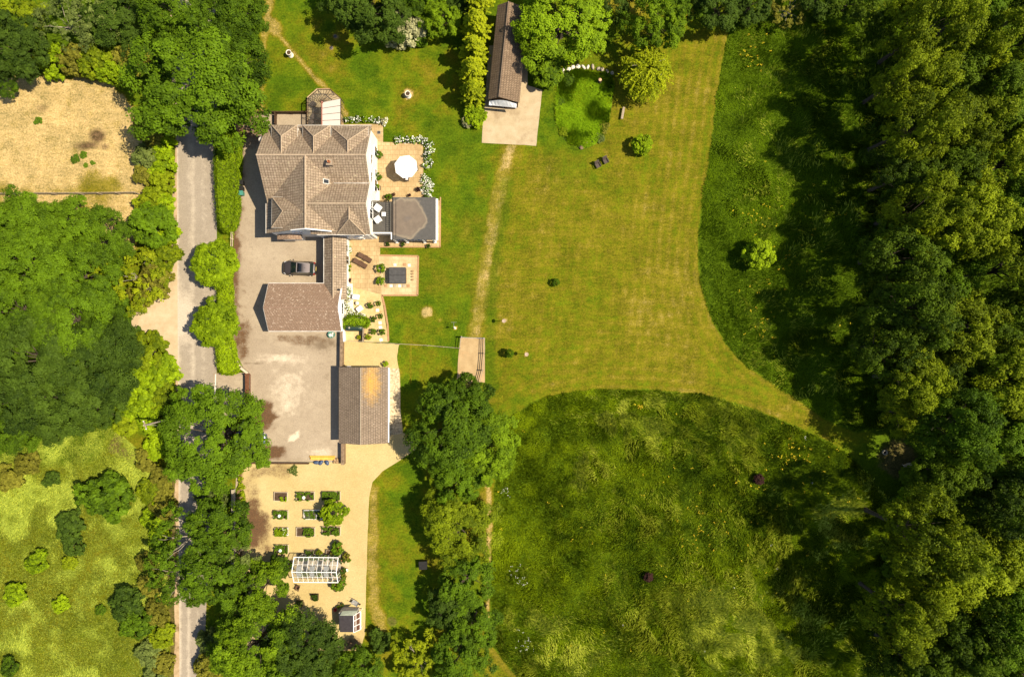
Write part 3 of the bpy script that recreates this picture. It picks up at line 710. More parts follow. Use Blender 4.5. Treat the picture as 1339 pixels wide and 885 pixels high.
def window(cx, cy, cz, w, h, face, parent=house, d=.05, bars=2):
    """framed window on a wall; face = outward direction angle"""
    t = MB(); c, s_ = math.cos(face), math.sin(face)
    def at(u, v, o): return (cx - s_ * u + c * o, cy + c * u + s_ * o, cz + v)
    for u, v, ww, hh in ((0, h / 2, w + .08, .08), (0, -h / 2, w + .16, .09), (-w / 2, 0, .08, h), (w / 2, 0, .08, h)) + tuple(((k / bars - .5) * w, 0, .05, h) for k in range(1, bars)):
        t.box(at(u, v, d), (.1, ww, hh), face)
    f = hpart(t, 'window', M['white'], parent)
    g = MB(); g.box(at(0, 0, d - .02), (.04, w - .06, h - .06), face); hpart(g, 'pane', M['window'], f)
xw = xE - .25
for yy, w in ((rN + 2.2, 1.3), (rN - .5, .9), (rN - 2.2, 1.6)): window(xw, yy, 1.35, w, 1.9 if w > 1 else 1.3, 0)
for yy in (rN + .6, rN - 1.6, rS + .6): window(xw, yy, 4.0, 1.1, 1.2, 0)
window(xw, rS - .4, 4.25, 1.5, 2.0, 0)
for (x0, x1), ye, ax, ay, ex, ey in bays:
    window((X(x0, 6) + X(x1, 6)) / 2, Y(ye, 6.3) - .22, 4.9, 1.6, 1.3, math.pi / 2)
    if x0 < 380 or x0 > 432: window((X(x0, 6) + X(x1, 6)) / 2, Y(ye, 6.3) - .22, 1.6, 1.8, 1.4, math.pi / 2)
window(X(368, 6.2) - 1.15, Y(277.6, 6.2), 5.35, 1.8, .9, math.pi)
for yy in (rS + 1.5, rS - 1.5): window(xl + .3, yy, 1.5, 1.3, 1.2, math.pi)
for px in (448, 466): window(X(px, 5), ySe + .25 - .06, 4.0, 1.0, 1.2, -math.pi / 2); window(X(px, 3), ySe + .19, 1.5, 1.1, 1.3, -math.pi / 2)
window(X(388, 5), yGs + .2, 4.2, 1.2, 1.2, -math.pi / 2)

# gutters and white fascia
for c_, d_ in ((((xW + xE) / 2, rN + run + .05, 4.95), (xE - xW, .09, .09)), (((rX + .6 + xE) / 2, ySe - .05, 5.62), (xE - rX - .6, .1, .1)), ((xl - .04, (yGs + rN - 5) / 2, zl - .03), (.08, rN - 5 - yGs, .08))):
    b = MB(); b.box(c_, d_); hpart(b, 'gutter', M['gutter'])
b = MB()
b.slab([(rX - 2.1, yGs + .02, zr - 2.1 * .58 + .1), (rX + .02, yGs + .02, zr + .08), (rX + .02, yGs - .1, zr + .08), (rX - 2.1, yGs - .1, zr - 2.1 * .58 + .1)], .16)
hpart(b, 'bargeboard', M['white']); b = MB()
b.slab([(rX - .0, yGs + .02, zr + .08), (rX + 2.6, yGs + .02, zr - 2.6 * sE + .08), (rX + 2.6, yGs - .1, zr - 2.6 * sE + .08), (rX, yGs - .1, zr + .08)], .16)
hpart(b, 'bargeboard', M['white'])
b = MB()     # ridge tiles, hips
def ridge(b, p, q, r=.11): b.tube(p, q, r, r, 6)
ridge(b, (xW, rN, zr + .0), (xE, rN, zr + .0)); ridge(b, (rX, rS, zr), (xE, rS, zr)); ridge(b, (rX, rN, zr), (rX, yGs, zr))
for (x0, x1), ye, ax, ay, ex, ey in bays:
    ze = 6.35 if x1 < 440 else 6.2; za = 8.2; A = (X(ax, za), Y(ay, za), za)
    for xx in (x0, x1): ridge(b, A, (X(xx, ze), Y(ye, ze), ze), .08)
    ridge(b, A, (A[0], rN, za - .02), .08)
za = 8.1; A = (X(456.3, za), Y(286, za), za)
ridge(b, A, (X(440.3, 5.72), Y(306.2, 5.72), 5.72), .08); ridge(b, A, (X(477.5, 5.72), Y(307, 5.72), 5.72), .08); ridge(b, A, (A[0], rS, za), .08)
za = 8.15; A = (X(369.5, za), Y(276, za), za)
ridge(b, A, (X(355, 6.2), Y(297.5, 6.2), 6.2), .08); ridge(b, A, (X(355.8, 6.2), Y(257.8, 6.2), 6.2), .08)
hpart(b, 'ridge_tiles', noisy('ridge_tile', (.33, .25, .17), (.46, .36, .25), 3))
b = MB(); b.slab([(xE + .02, yv - .07, zv + .06), (X(436.5, zv), yv - .05, zv + .06), (X(436.5, zv), yv + .05, zv + .06), (xE + .02, yv + .07, zv + .06)], .04)
hpart(b, 'valley_flashing', M['lead']); b = MB()
b.slab([(X(438.8, 5.9), Y(303, 5.9), 5.95), (X(440.6, 5.9), Y(303, 5.9), 5.95), (X(440.6, 7), Y(283, 7), 7.02), (X(439.4, 7), Y(283, 7), 7.02)], .05)
hpart(b, 'valley_flashing', M['lead'])
# chimney with pot, skylight, dish
zc = 8.3; cx, cy = X(431, zc), Y(212.5, zc)
b = MB(); b.box((cx, cy, 7.8), (.62, .62, 1.3), bev=.03); b.box((cx, cy, 8.48), (.74, .74, .1))
ch = hpart(b, 'chimney', noisy('chimney_render', (.26, .2, .14), (.36, .29, .21), 4), roof)
b = MB(); b.lathe([(.17, 0), (.15, .3), (.17, .34), (.12, .34), (.11, .1)], (cx, cy, 8.53)); hpart(b, 'chimney_pot', M['terracotta'], ch)
b = MB(); b.slab([(cx - .95, cy - .05, 7.35), (cx, cy + .35, 7.75), (cx + .95, cy - .05, 7.35), (cx + .9, cy - .25, 7.25), (cx, cy + .2, 7.6), (cx - .9, cy - .25, 7.25)][0:3], .03); hpart(b, 'flashing', M['lead'], ch)
def slopeE(x): return zr - (x - rX) * sE
sx = X(427.5, 6.4); sy = Y(238.5, 6.4); zz = slopeE(sx) + .06; tl = math.atan(sE)
b = MB(); b.box((sx, sy, zz), (.8, .62, .1), tilt=(0, tl)); sk = hpart(b, 'skylight', M['gutter'], roof)
b = MB(); b.box((sx + .04, sy, zz + .05), (.6, .44, .05), tilt=(0, tl)); hpart(b, 'pane', M['window'], sk)
dx, dy, dzz = xW - .25, Y(184, 5.6), 5.6
b = MB(); b.tube((xW + .2, dy, dzz - .3), (dx, dy, dzz), .03); b.lathe([(.02, 0), (.2, .03), (.34, .11), (.36, .13), (.33, .12), (.0, .02)], (dx - .1, dy + .1, dzz)); hpart(b, 'satellite_dish', M['lead'])

# flat-roofed east extension with terrace
zf = 3.15
x0, x1 = X(512.5, zf), X(569.6, zf); y0, y1 = Y(313.2, zf), Y(258, zf)
xt = X(483, zf); ty0, ty1 = Y(304.3, zf - .1), Y(263.6, zf - .1)
b = MB(); b.box(((x0 + x1) / 2, (y0 + y1) / 2, (zf - .3) / 2), (x1 - x0 - .5, y1 - y0 - .7, zf - .3)); b.box(((xt + x0) / 2, (ty0 + ty1) / 2, (zf - .4) / 2), (x0 - xt - .0, ty1 - ty0 - .3, zf - .4))
hpart(b, 'extension_wall', M['render'])
t = NT('worn_flat_roof'); p = t.pos()
v = t.n('ShaderNodeVectorMath', operation='DISTANCE'); v.inputs[1].default_value = (X(532, zf), Y(285, zf), zf); t.l(p, v.inputs[0])
rr = t.math('ADD', t.math('MULTIPLY', v.outputs['Value'], .88), t.math('MULTIPLY', t.math('SUBTRACT', t.noise(p, .42, 3, .5), .5), 2.4))
bs = t.ramp(t.noise(p, 3, 5, .7), .3, .7, (.058, .054, .048), (.08, .074, .066))
col = t.mix(t.ramp(rr, .0, .0) if False else t.ramp(t.math('MULTIPLY', rr, .3), .56, .68, (1, 1, 1), (0, 0, 0)), bs, t.ramp(t.noise(p, 1.3, 6, .7), .3, .7, (.115, .088, .064), (.155, .118, .085)))
rim = t.math('SUBTRACT', 1.0, t.math('MINIMUM', t.math('MULTIPLY', t.math('ABSOLUTE', t.math('SUBTRACT', rr, 2.15)), 4.0), 1.0))
col = t.mix(t.math('MULTIPLY', rim, .75), col, (.23, .18, .12))
core = t.math('SUBTRACT', 1.0, t.math('MINIMUM', t.math('MULTIPLY', rr, 1.6), 1.0)); col = t.mix(t.math('MULTIPLY', core, .5), col, (.09, .08, .075))
t.bsdf(col, .75, .3, 0, t.noise(p, 9, 3, .6), .2, .01)
b = MB(); b.box(((x0 + x1) / 2, (y0 + y1) / 2, zf - .13), (x1 - x0, y1 - y0, .26)); fr = hpart(b, 'flat_roof', t.m, label='grey felt flat roof with a worn brown stain')
b = MB(); b.box((x0 + .12, (y0 + y1) / 2, zf + .03), (.1, y1 - y0, .06)); b.box((x0 + .5, (y0 + y1) / 2, zf + .01), (.05, y1 - y0 - .3, .03)); hpart(b, 'upstand', M['black'], fr)
b = MB(); b.box(((xt + x0) / 2 - .02, (ty0 + ty1) / 2, zf - .25), (x0 - xt - .04, ty1 - ty0, .2)); ter = hpart(b, 'roof_terrace', M['felt'], label='grey roof terrace outside the bedroom')
b = MB()
b.box(((xt + x0) / 2, ty0 - .05, zf - .1), (x0 - xt, .14, .3)); b.box((x0 - .06, (ty0 + y0) / 2, zf - .1), (.13, ty0 - y0, .28)); hpart(b, 'parapet', M['white'], ter)
b = MB()
for k in range(14): b.tube((x0 - .28, ty0 + .15 + k * (ty1 - ty0 - .3) / 13, zf - .15), (x0 - .28, ty0 + .15 + k * (ty1 - ty0 - .3) / 13, zf + .62), .02, n=5)
b.tube((x0 - .28, ty0 + .1, zf + .62), (x0 - .28, ty1 - .1, zf + .62), .035); b.tube((x0 - .28, ty0 + .1, zf - .02), (x0 - .28, ty1 - .1, zf - .02), .025)
b.tube((xt + .1, ty1 - .05, zf + .62), (x0 - .28, ty1 - .05, zf + .62), .035)
for k in range(13): b.tube((xt + .2 + k * .2, ty1 - .05, zf - .15), (xt + .2 + k * .2, ty1 - .05, zf + .62), .016, n=5)
hpart(b, 'railing', M['black'], ter)
b = MB(); b.box((x1 + .14, (y0 + y1) / 2 - .1, zf - .35), (.26, y1 - y0 - .1, .3)); hpart(b, 'cornice', M['white']); b = MB(); b.box((x1 - .1, (y0 + y1) / 2, 1.35), (.16, y1 - y0 - .7, 2.7)); hpart(b, 'pilaster', M['white'])
for px in (517, 531, 554, 567.5):
    xx = X(px, 1.5); b = MB(); b.box((xx, y0 + .1, 1.45), (.22, .22, 2.9), bev=.02); b.box((xx, y0 + .1, .2), (.34, .34, .4), bev=.03); hpart(b, 'column', M['white'])
for k in range(3): window(X(524 + k * 13, 1), y0 + .36, 1.4, 1.0, 2.1, -math.pi / 2)
for k in range(3): window(X(524 + k * 15, 1), y1 - .36, 1.4, 1.0, 2.1, math.pi / 2)

# link and low wing
def gable_roof(b, axis, r0, r1, ridge, zrd, e0, z0, e1, z1):
    if axis == 'x':
        b.slab([(r0, ridge, zrd), (r1, ridge, zrd), (r1, e0, z0), (r0, e0, z0)]); b.slab([(r0, ridge, zrd), (r1, ridge, zrd), (r1, e1, z1), (r0, e1, z1)])
    else:
        b.slab([(ridge, r0, zrd), (ridge, r1, zrd), (e0, r1, z0), (e0, r0, z0)]); b.slab([(ridge, r0, zrd), (ridge, r1, zrd), (e1, r1, z1), (e1, r0, z1)])
wz, we = 4.2, 2.35
wW = X(347.6, 3.3); wE = X(444.5, 3.3); wr = Y(402, wz); wn = Y(370.6, we); ws = Y(432.6, we)
lr = X(435.5, 3.45); ll = X(423.8, 2.4); lR = X(453, 2.4); ln_ = Y(309.5, 2.4)
b = MB(); gable_roof(b, 'y', wr + 1.1, ln_, lr, 3.45, ll, 2.4, lR, 2.4); link = hpart(b, 'link_roof', T_MAIN, uv=True)
b = MB(); b.tube((lr, wr + 1.1, 3.45), (lr, ln_, 3.45), .09); hpart(b, 'ridge_tiles', MATS['ridge_tile'], link)
b = MB(); b.box((X(444, 3), Y(379, 3), 3.2), (.22, .22, .5)); hpart(b, 'vent', M['black'], link)
b = MB(); gable_roof(b, 'x', wW, wE, wr, wz, wn, we, ws, we); wing = hpart(b, 'wing_roof', T_WING, uv=True, label='speckled reddish brown roof of the low wing')
b = MB(); b.tube((wW, wr, wz), (wE, wr, wz), .07); hpart(b, 'ridge_tiles', noisy('wing_ridge', (.24, .15, .1), (.3, .2, .14), 3), wing)
b = MB(); gable_wall(b, wW + .2, wE - .2, ws + .25, wn - .25, wr, we - .02, we - .02, wz - .2, 'x'); gable_wall(b, ll + .2, lR - .2, wn - .3, ln_ + .2, lr, 2.35, 2.35, 3.25, 'y'); hpart(b, 'wing_wall', M['render'])
for c_, d_ in ((((wW + ll) / 2, wn + .04, we - .02), (ll - wW, .09, .09)), (((wW + wE) / 2, ws - .05, we - .02), (wE - wW, .1, .09)), ((ll - .04, (wn + ln_) / 2, 2.37), (.09, ln_ - wn, .09))):
    b = MB(); b.box(c_, d_); hpart(b, 'gutter', M['gutter'])
for sgn, ye in ((1, wn), (-1, ws)):
    b = MB(); b.slab([(wE - .04, wr, wz + .06), (wE + .14, wr, wz + .06), (wE + .14, ye, we + .06), (wE - .04, ye, we + .06)], .2)
    hpart(b, 'bargeboard', M['white'], wing)
    b = MB(); b.slab([(wW + .0, wr, wz + .015), (wW - .04, wr, wz + .015), (wW - .04, ye, we + .015), (wW + .0, ye, we + .015)], .16); hpart(b, 'bargeboard', M['gutter'], wing)
window(wE - .2, wr, 1.5, 1.4, 1.2, 0); window(lR - .2, Y(340, 1.5), 1.3, 1.1, 1.9, 0); window(lR - .2, Y(325, 1.5), 1.5, .9, 1.1, 0)
for px in (370, 392, 412): window(X(px, 1), ws + .25, 1.3, 1.5, 1.2, -math.pi / 2)
# porch
zp = 2.55; b = MB(); px0, px1, pr = X(362.4, zp), X(394.5, zp), X(376.6, 2.9); py0 = Y(313.3, zp); py1 = yGs + .15
gable_roof(b, 'y', py0, py1, pr, 3.0, px0, 2.5, px1, 2.55); por = hpart(b, 'porch_roof', T_WING, uv=True)
b = MB(); b.box(((px0 + px1) / 2, (py0 + yGs) / 2 + .2, 1.2), (px1 - px0 - .5, yGs - py0, 2.4)); hpart(b, 'porch_wall', M['render'], por)

# conservatory
zc, ze = 3.35, 2.3
con = MB()
ring = [(402.8, 166), (402.8, 128.5), (415.3, 117.5), (432, 117.5), (445.5, 129), (445.5, 166)]
g = [(X(a, ze), Y(c, ze), ze) for a, c in ring]; top = (X(420.8, zc), Y(134, zc), zc); tend = (X(420.8, zc), Y(166, zc), zc)
cons = MB(); cons.prism([(p[0], p[1]) for p in [(X(a, .1), Y(c, .1)) for a, c in ring]], .0, .55); cp = hpart(cons, 'conservatory', noisy('conservatory_brick', (.28, .16, .1), (.4, .26, .17), 6), label='glass conservatory with a half-octagonal end and one white roof slope')
fl = MB(); fl.prism([(p[0] * 1.0, p[1]) for p in [(X(a * .985 + 6.4, .1), Y(c * .96 + 5.6, .1)) for a, c in ring]], .551, .56); hpart(fl, 'floor', M['pave2'], cp)
gl = MB(); gl.add([g[0], g[1], top, tend], [[0, 1, 2, 3]])
for i in (1, 2, 3): gl.add([g[i], g[i + 1], top], [[0, 1, 2]])
for i in range(5):
    a, c = g[i], g[i + 1]; gl.add([(a[0], a[1], .56), (c[0], c[1], .56), c, a], [[0, 1, 2, 3]])
hpart(gl, 'glazing', M['glass'], cp)
gl = MB(); gl.slab([g[4], g[5], tend, top], .03); hpart(gl, 'polycarbonate_panel', M['polyc'], cp)
f = MB()
for i in range(6): f.tube((g[i][0], g[i][1], .5), g[i], .05, n=6)
for i in range(5): f.tube(g[i], g[i + 1], .06, n=6)
for i in (0, 4):
    a, c = Vector(g[i]), Vector(g[i + 1]); q = (Vector(tend), Vector(top)) if i == 0 else (Vector(top), Vector(tend))
    for k in range(5): f.tube(a.lerp(c, k / 4), q[0].lerp(q[1], k / 4), .032, n=5); f.tube(a.lerp(c, k / 4), a.lerp(c, k / 4) + Vector((0, 0, .55 - ze)), .03, n=5)
for i in (1, 2, 3):
    for k in range(0, 5): f.tube(Vector(g[i]).lerp(Vector(g[i + 1]), k / 4), top, .03, n=5)
hpart(f, 'frame', M['brownframe'], cp)
f = MB(); f.tube(top, tend, .08); f.lathe([(.0, -.1), (.18, -.05), (.16, .12), (.05, .2), (0, .3)], top, 8); hpart(f, 'ridge_cap', M['pinkframe'], cp)
f = MB()
for k, (px, py) in enumerate(((414, 145), (411, 153), (408, 160), (416, 158), (410, 137))):
    f.box((X(px, .6), Y(py, .6), .8), (.7, .6, .45), k, bev=.05)
hpart(f, 'furniture', M['dwicker'], cp)

# ================================================================== OUTBUILDINGS
def gable_building(name, label, cat, axis, r0, r1, ridge, zrd, e0, e1, ze, wallm, roofm, wall_in=.2):
    cx = (r0 + r1) / 2; mid = (e0 + e1) / 2
    base = (cx, mid, 0) if axis == 'x' else (mid, cx, 0)
    o = thing(name, label, cat, base)
    b = MB(); gable_roof(b, axis, r0, r1, ridge, zrd, e0, ze, e1, ze); rf = b.build('roof', roofm, o, True, shift=base)
    b = MB()
    if axis == 'x': gable_wall(b, r0 + wall_in, r1 - wall_in, min(e0, e1) + wall_in, max(e0, e1) - wall_in, ridge, ze - .02, ze - .02, zrd - .2, 'x')
    else: gable_wall(b, min(e0, e1) + wall_in, max(e0, e1) - wall_in, min(r0, r1) + wall_in, max(r0, r1) - wall_in, ridge, ze - .02, ze - .02, zrd - .2, 'y')
    b.build('wall', wallm, o, shift=base)
    return o, rf, base
zrd, ze = 3.9, 2.55
gx0, gx1 = X(443, ze), X(507.5, ze); gy0, gy1 = Y(580, 3), Y(480, 3); gr = X(471.5, zrd)
gar, grf, gb = gable_building('garage', 'long brown tiled garage with a patch of orange lichen on its roof', 'garage', 'y', gy0, gy1, gr, zrd, gx0, gx1, ze, M['render'], T_GAR)
b = MB(); b.tube((gr, gy0, zrd), (gr, gy1, zrd), .08); b.build('ridge_tiles', noisy('garage_ridge', (.3, .24, .17), (.4, .33, .24), 3), grf, shift=gb)
b = MB(); b.box((gx1 + .06, (gy0 + gy1) / 2, ze - .03), (.13, gy1 - gy0 - .2, .11)); b.build('gutter', M['white'], gar, shift=gb)
b = MB(); b.box((X(456, 2), gy1 + .02, 1.9), (.5, .25, .3)); b.build('wall_lamp', M['lead'], gar, shift=gb)
# barn (slightly turned)
zrd, ze = 3.9, 2.6
ba = math.radians(5.8)
bx, by = -.45, 36.1
barn = thing('barn', 'long brown tiled barn with a white front beside the golden conifers', 'barn', (bx, by, 0), -ba)
b = MB(); hl = 6.0; gable_roof(b, 'y', -hl, hl, -.6, zrd, -2.0, ze, 2.0, ze); brf = b.build('roof', T_BARN, barn, True)
b = MB(); b.tube((-.6, -hl, zrd), (-.6, hl, zrd), .08); b.build('ridge_tiles', noisy('barn_ridge', (.14, .1, .07), (.22, .16, .11), 3), brf)
b = MB(); gable_wall(b, -1.8, 1.8, -hl + .2, hl - .2, -.6, ze - .02, ze - .02, zrd - .2, 'y'); b.build('wall', M['dark_wood'], barn)
b = MB()
n = 9; fr_ = [(-1.85 + 3.5 * k / (n - 1), 2.25 + .95 * math.sin(math.pi * k / (n - 1))) for k in range(n)]
b.add([(x, -hl - .12, z) for x, z in fr_] + [(x, -hl - .5, 1.95) for x, z in fr_], [[i, i + 1, n + i + 1, n + i] for i in range(n - 1)])
b.box((-.1, -hl + .1, 1.0), (3.5, .12, 2.0)); b.build('front_panel', M['tarp'], barn)
for k in (-1, 1):
    b = MB(); b.box((-.1 + k * .8, -hl - .02, .95), (1.5, .08, 1.8)); b.build('door', M['dark_wood'], barn)
# black shed
zs = 2.3
sc_ = P(458.5, 805.5, 0); shed = thing('garden_shed', 'small black-roofed shed with a white window front on the gravel', 'shed', (sc_[0], sc_[1], 0), 0)
def sp_(px, py, z): q = P(px, py, z); return (q[0] - sc_[0], q[1] - sc_[1], z)
b = MB(); b.box((.05, .1, .95), (2.2, 2.3, 1.9)); b.build('wall', noisy('shed_wall', (.5, .47, .42), (.62, .58, .52), 4), shed)
b = MB(); b.slab([sp_(443.5, 804.5, 2.35), sp_(462.3, 804.5, 2.3), sp_(462.3, 826, 2.3), sp_(444.5, 826, 2.35)], .08); b.build('roof', M['blackroof'], shed)
b = MB(); b.slab([sp_(444, 804.6, 2.34), sp_(462.3, 804.5, 2.29), sp_(468.5, 797.8, 2.0), sp_(448, 798.5, 1.95)], .06); b.build('canopy', noisy('pale_green_sheet', (.25, .27, .2), (.34, .36, .28), 3), shed)
b = MB()
A_, B_, C_, D_ = (Vector(sp_(*q)) for q in ((462.4, 804.5, 2.28), (471.3, 799, 1.0), (471.3, 822.5, 1.0), (462.4, 826.5, 2.28)))
for k in range(4): b.tube(A_.lerp(D_, k / 3), B_.lerp(C_, k / 3), .055, n=6)
b.tube(A_, D_, .06, n=6); b.tube(B_, C_, .1, n=6); b.tube(B_, Vector((B_.x, B_.y, 0)), .06, n=6); b.tube(C_, Vector((C_.x, C_.y, 0)), .06, n=6)
b.build('window_frame', M['white'], shed)
b = MB(); b.slab([A_ - Vector((0, 0, .04)), B_ - Vector((0, 0, .04)), C_ - Vector((0, 0, .04)), D_ - Vector((0, 0, .04))], .02); b.build('pane', simple('shed_pane', (.1, .045, .03), .2), shed)

# greenhouse
gc = P(418, 739, 0); GW, GL = 3.2, 5.65
gh = thing('greenhouse', 'white-framed glass greenhouse full of plants on the gravel', 'greenhouse', (gc[0], gc[1], 0), R(-.5))
b = MB(); b.box((0, 0, .12), (GL, GW, .24)); b.build('base', M['stone'], gh)
f = MB(); e_, rg = 1.7, 2.6
for k in range(10):
    x = -GL / 2 + k * GL / 9
    for s in (-1, 1): f.tube((x, s * GW / 2, .2), (x, s * GW / 2, e_), .026, n=5); f.tube((x, s * GW / 2, e_), (x, 0, rg), .028, n=5)
for s in (-1, 1): f.tube((-GL / 2, s * GW / 2, e_), (GL / 2, s * GW / 2, e_), .06, n=6); f.tube((-GL / 2, s * GW / 4, (e_ + rg) / 2), (GL / 2, s * GW / 4, (e_ + rg) / 2), .022, n=5)
f.tube((-GL / 2, 0, rg), (GL / 2, 0, rg), .055, n=6)
for x in (-GL / 2, GL / 2):
    for s in (-1, 1): f.tube((x, s * GW / 2, e_), (x, 0, rg), .06, n=6)
    for y in (-.6, .6): f.tube((x, y, .2), (x, y, 2.2), .04, n=5)
f.build('frame', M['white'], gh)
g_ = MB()
for s in (-1, 1):
    g_.add([(-GL / 2, s * GW / 2, e_), (GL / 2, s * GW / 2, e_), (GL / 2, 0, rg), (-GL / 2, 0, rg)], [[0, 1, 2, 3]])
    g_.add([(-GL / 2, s * GW / 2, .2), (GL / 2, s * GW / 2, .2), (GL / 2, s * GW / 2, e_), (-GL / 2, s * GW / 2, e_)], [[0, 1, 2, 3]])
    g_.add([(s * GL / 2, -GW / 2, .2), (s * GL / 2, GW / 2, .2), (s * GL / 2, GW / 2, e_), (s * GL / 2, 0, rg), (s * GL / 2, -GW / 2, e_)], [[0, 1, 2, 3, 4]])
g_.build('glazing', glass_mat('greenhouse_glass', (.4, .4, .36), .06, .10), gh)
for x, s in ((-2.0, 1), (-.3, 1), (1.5, 1), (-2.0, -1), (-.3, -1), (1.5, -1)):
    v = MB(); v.box((x, s * .38, 2.42), (.6, .62, .05), tilt=(-s * math.atan(.9 / 1.55), 0)); v.build('roof_vent', noisy('vent_glass', (.24, .24, .22), (.34, .34, .32), 3, .2), gh)
v = MB(); v.box((GL / 2 + .55, .1, .03), (1.0, 1.0, .06)); v.build('door_step', M['pave2'], gh)

# ================================================================== VEGETATION
def unit(v): return v / np.maximum(np.linalg.norm(v, axis=-1, keepdims=True), 1e-9)
def sph(rng, n):
    return unit(rng.normal(size=(n, 3)))
def leaf_quads(rng, p, nrm, size, asp=.62):
    n = len(p)
    t = unit(np.cross(nrm, sph(rng, n))); b = np.cross(nrm, t)
    s = size[:, None]
    q = np.stack([p + t * s, p + b * s * asp, p - t * s, p - b * s * asp], 1)
    return q.reshape(-1, 3)

def crown_mesh(name, seed, Rr, H, nl, ns, nleaf, ls, lobe=(.22, .36), zc=.6, rz=.4, low=-.35, shell=(.62, .84), gap=0.0):
    """billowing crown: lobes > sprays > single leaves; returns mesh data and lobe centres"""
    rng = np.random.default_rng(seed)
    k = np.arange(nl * 3) + .5
    ph = np.arccos(1 - 2 * k / (nl * 3)); th = math.pi * (1 + 5 ** .5) * k
    d = np.stack([np.cos(th) * np.sin(ph), np.sin(th) * np.sin(ph), np.cos(ph)], 1) + rng.normal(size=(nl * 3, 3)) * .16
    d = unit(d); d = d[d[:, 2] > low]; d = d[rng.permutation(len(d))[:nl]]
    rad = rng.uniform(*shell, len(d))[:, None]
    lc = np.array([0, 0, zc * H]) + d * rad * np.array([Rr, Rr, rz * H]) * (1 + .12 * rng.normal(size=(len(d), 1)))
    lr = Rr * rng.uniform(*lobe, len(d)); lt = rng.uniform(0, 1, len(d))
    P_, N_, T_ = [], [], []
    for i in range(len(d)):
        dd = unit(sph(rng, ns * 3) + d[i] * .7 + np.array([0, 0, .35])); dd = dd[dd[:, 2] > -.55][:ns]
        sp = lc[i] + dd * lr[i] * rng.uniform(.6, 1.08, (len(dd), 1)) * np.array([1, 1, .8])
        sr = lr[i] * rng.uniform(.2, .4, len(dd)); stt = rng.uniform(0, 1, len(dd))
        m = rng.uniform(size=len(dd)) > gap; dd, sp, sr, stt = dd[m], sp[m], sr[m], stt[m]
        e = sph(rng, len(dd) * nleaf).reshape(len(dd), nleaf, 3) + np.array([0, 0, .3]); e = unit(e)
        q = sp[:, None] + e * (sr[:, None, None] * rng.uniform(.5, 1.15, (len(dd), nleaf, 1)))
        nn = unit(e * .55 + dd[:, None] * .45 + np.array([0, 0, .5]) + rng.normal(size=e.shape) * .38)
        tt = .34 * rng.uniform(size=(len(dd), nleaf)) + .32 * stt[:, None] + .34 * lt[i]
        P_.append(q.reshape(-1, 3)); N_.append(nn.reshape(-1, 3)); T_.append(tt.ravel())
    p = np.concatenate(P_); n = np.concatenate(N_); t = np.concatenate(T_)
    q = leaf_quads(rng, p, n, ls * rng.uniform(.65, 1.3, len(p)))
    me = np_mesh(name, q, 4, [L['oak']], {'tint': t})
    return me, lc

def trunk_mesh(name, seed, H, lc, r, zc=.6, nb=9, mat='bark'):
    rnd = random.Random(seed); b = MB()
    top = (rnd.uniform(-.2, .2), rnd.uniform(-.2, .2), H * .5)
    b.path([(0, 0, -.1), (0, 0, .4), (top[0] * .5, top[1] * .5, H * .28), top], [r * 1.5, r, r * .8, r * .55], 8)
    idx = list(range(len(lc))); rnd.shuffle(idx)
    for i in idx[:nb]:
        e = Vector(lc[i]); s_ = Vector((top[0], top[1], H * rnd.uniform(.26, .48))); m = s_.lerp(e, .5) + Vector((rnd.uniform(-.4, .4), rnd.uniform(-.4, .4), .3)) * (H / 12)
        m2 = m.lerp(e, .5) + Vector((rnd.uniform(-.3, .3), rnd.uniform(-.3, .3), .15)) * (H / 12); b.path([s_, m, m2, e], [r * .36, r * .2, r * .12, r * .04], 6)
    me_o = b.build(name, M[mat]); me = me_o.data; bpy.data.objects.remove(me_o); return me

class Kind:
    def __init__(s, name, n, Rr, H, trunk_r=.28, bark='bark', **kw):
        s.R, s.H, s.zc = Rr, H, kw.get('zc', .6); s.name = name; s.var = []
        for k in range(n):
            me, lc = crown_mesh('crown', hash_(name) + k * 31, Rr, H, **kw)
            s.var.append((me, trunk_mesh('trunk', k, H, lc, trunk_r, nb=kw.get('nl', 20) // 3, mat=bark)))
        s.i = 0; s.cache = {}
    def mesh(s, k, mat):
        key = (k, mat)
        if key not in s.cache:
            me = s.var[k][0]
            if any(kk[0] == k for kk in s.cache): me = me.copy()
            me.materials.clear(); me.materials.append(L[mat]); s.cache[key] = me
        return s.cache[key]
def hash_(n): return sum(ord(c) * (i + 3) for i, c in enumerate(n)) % 9973

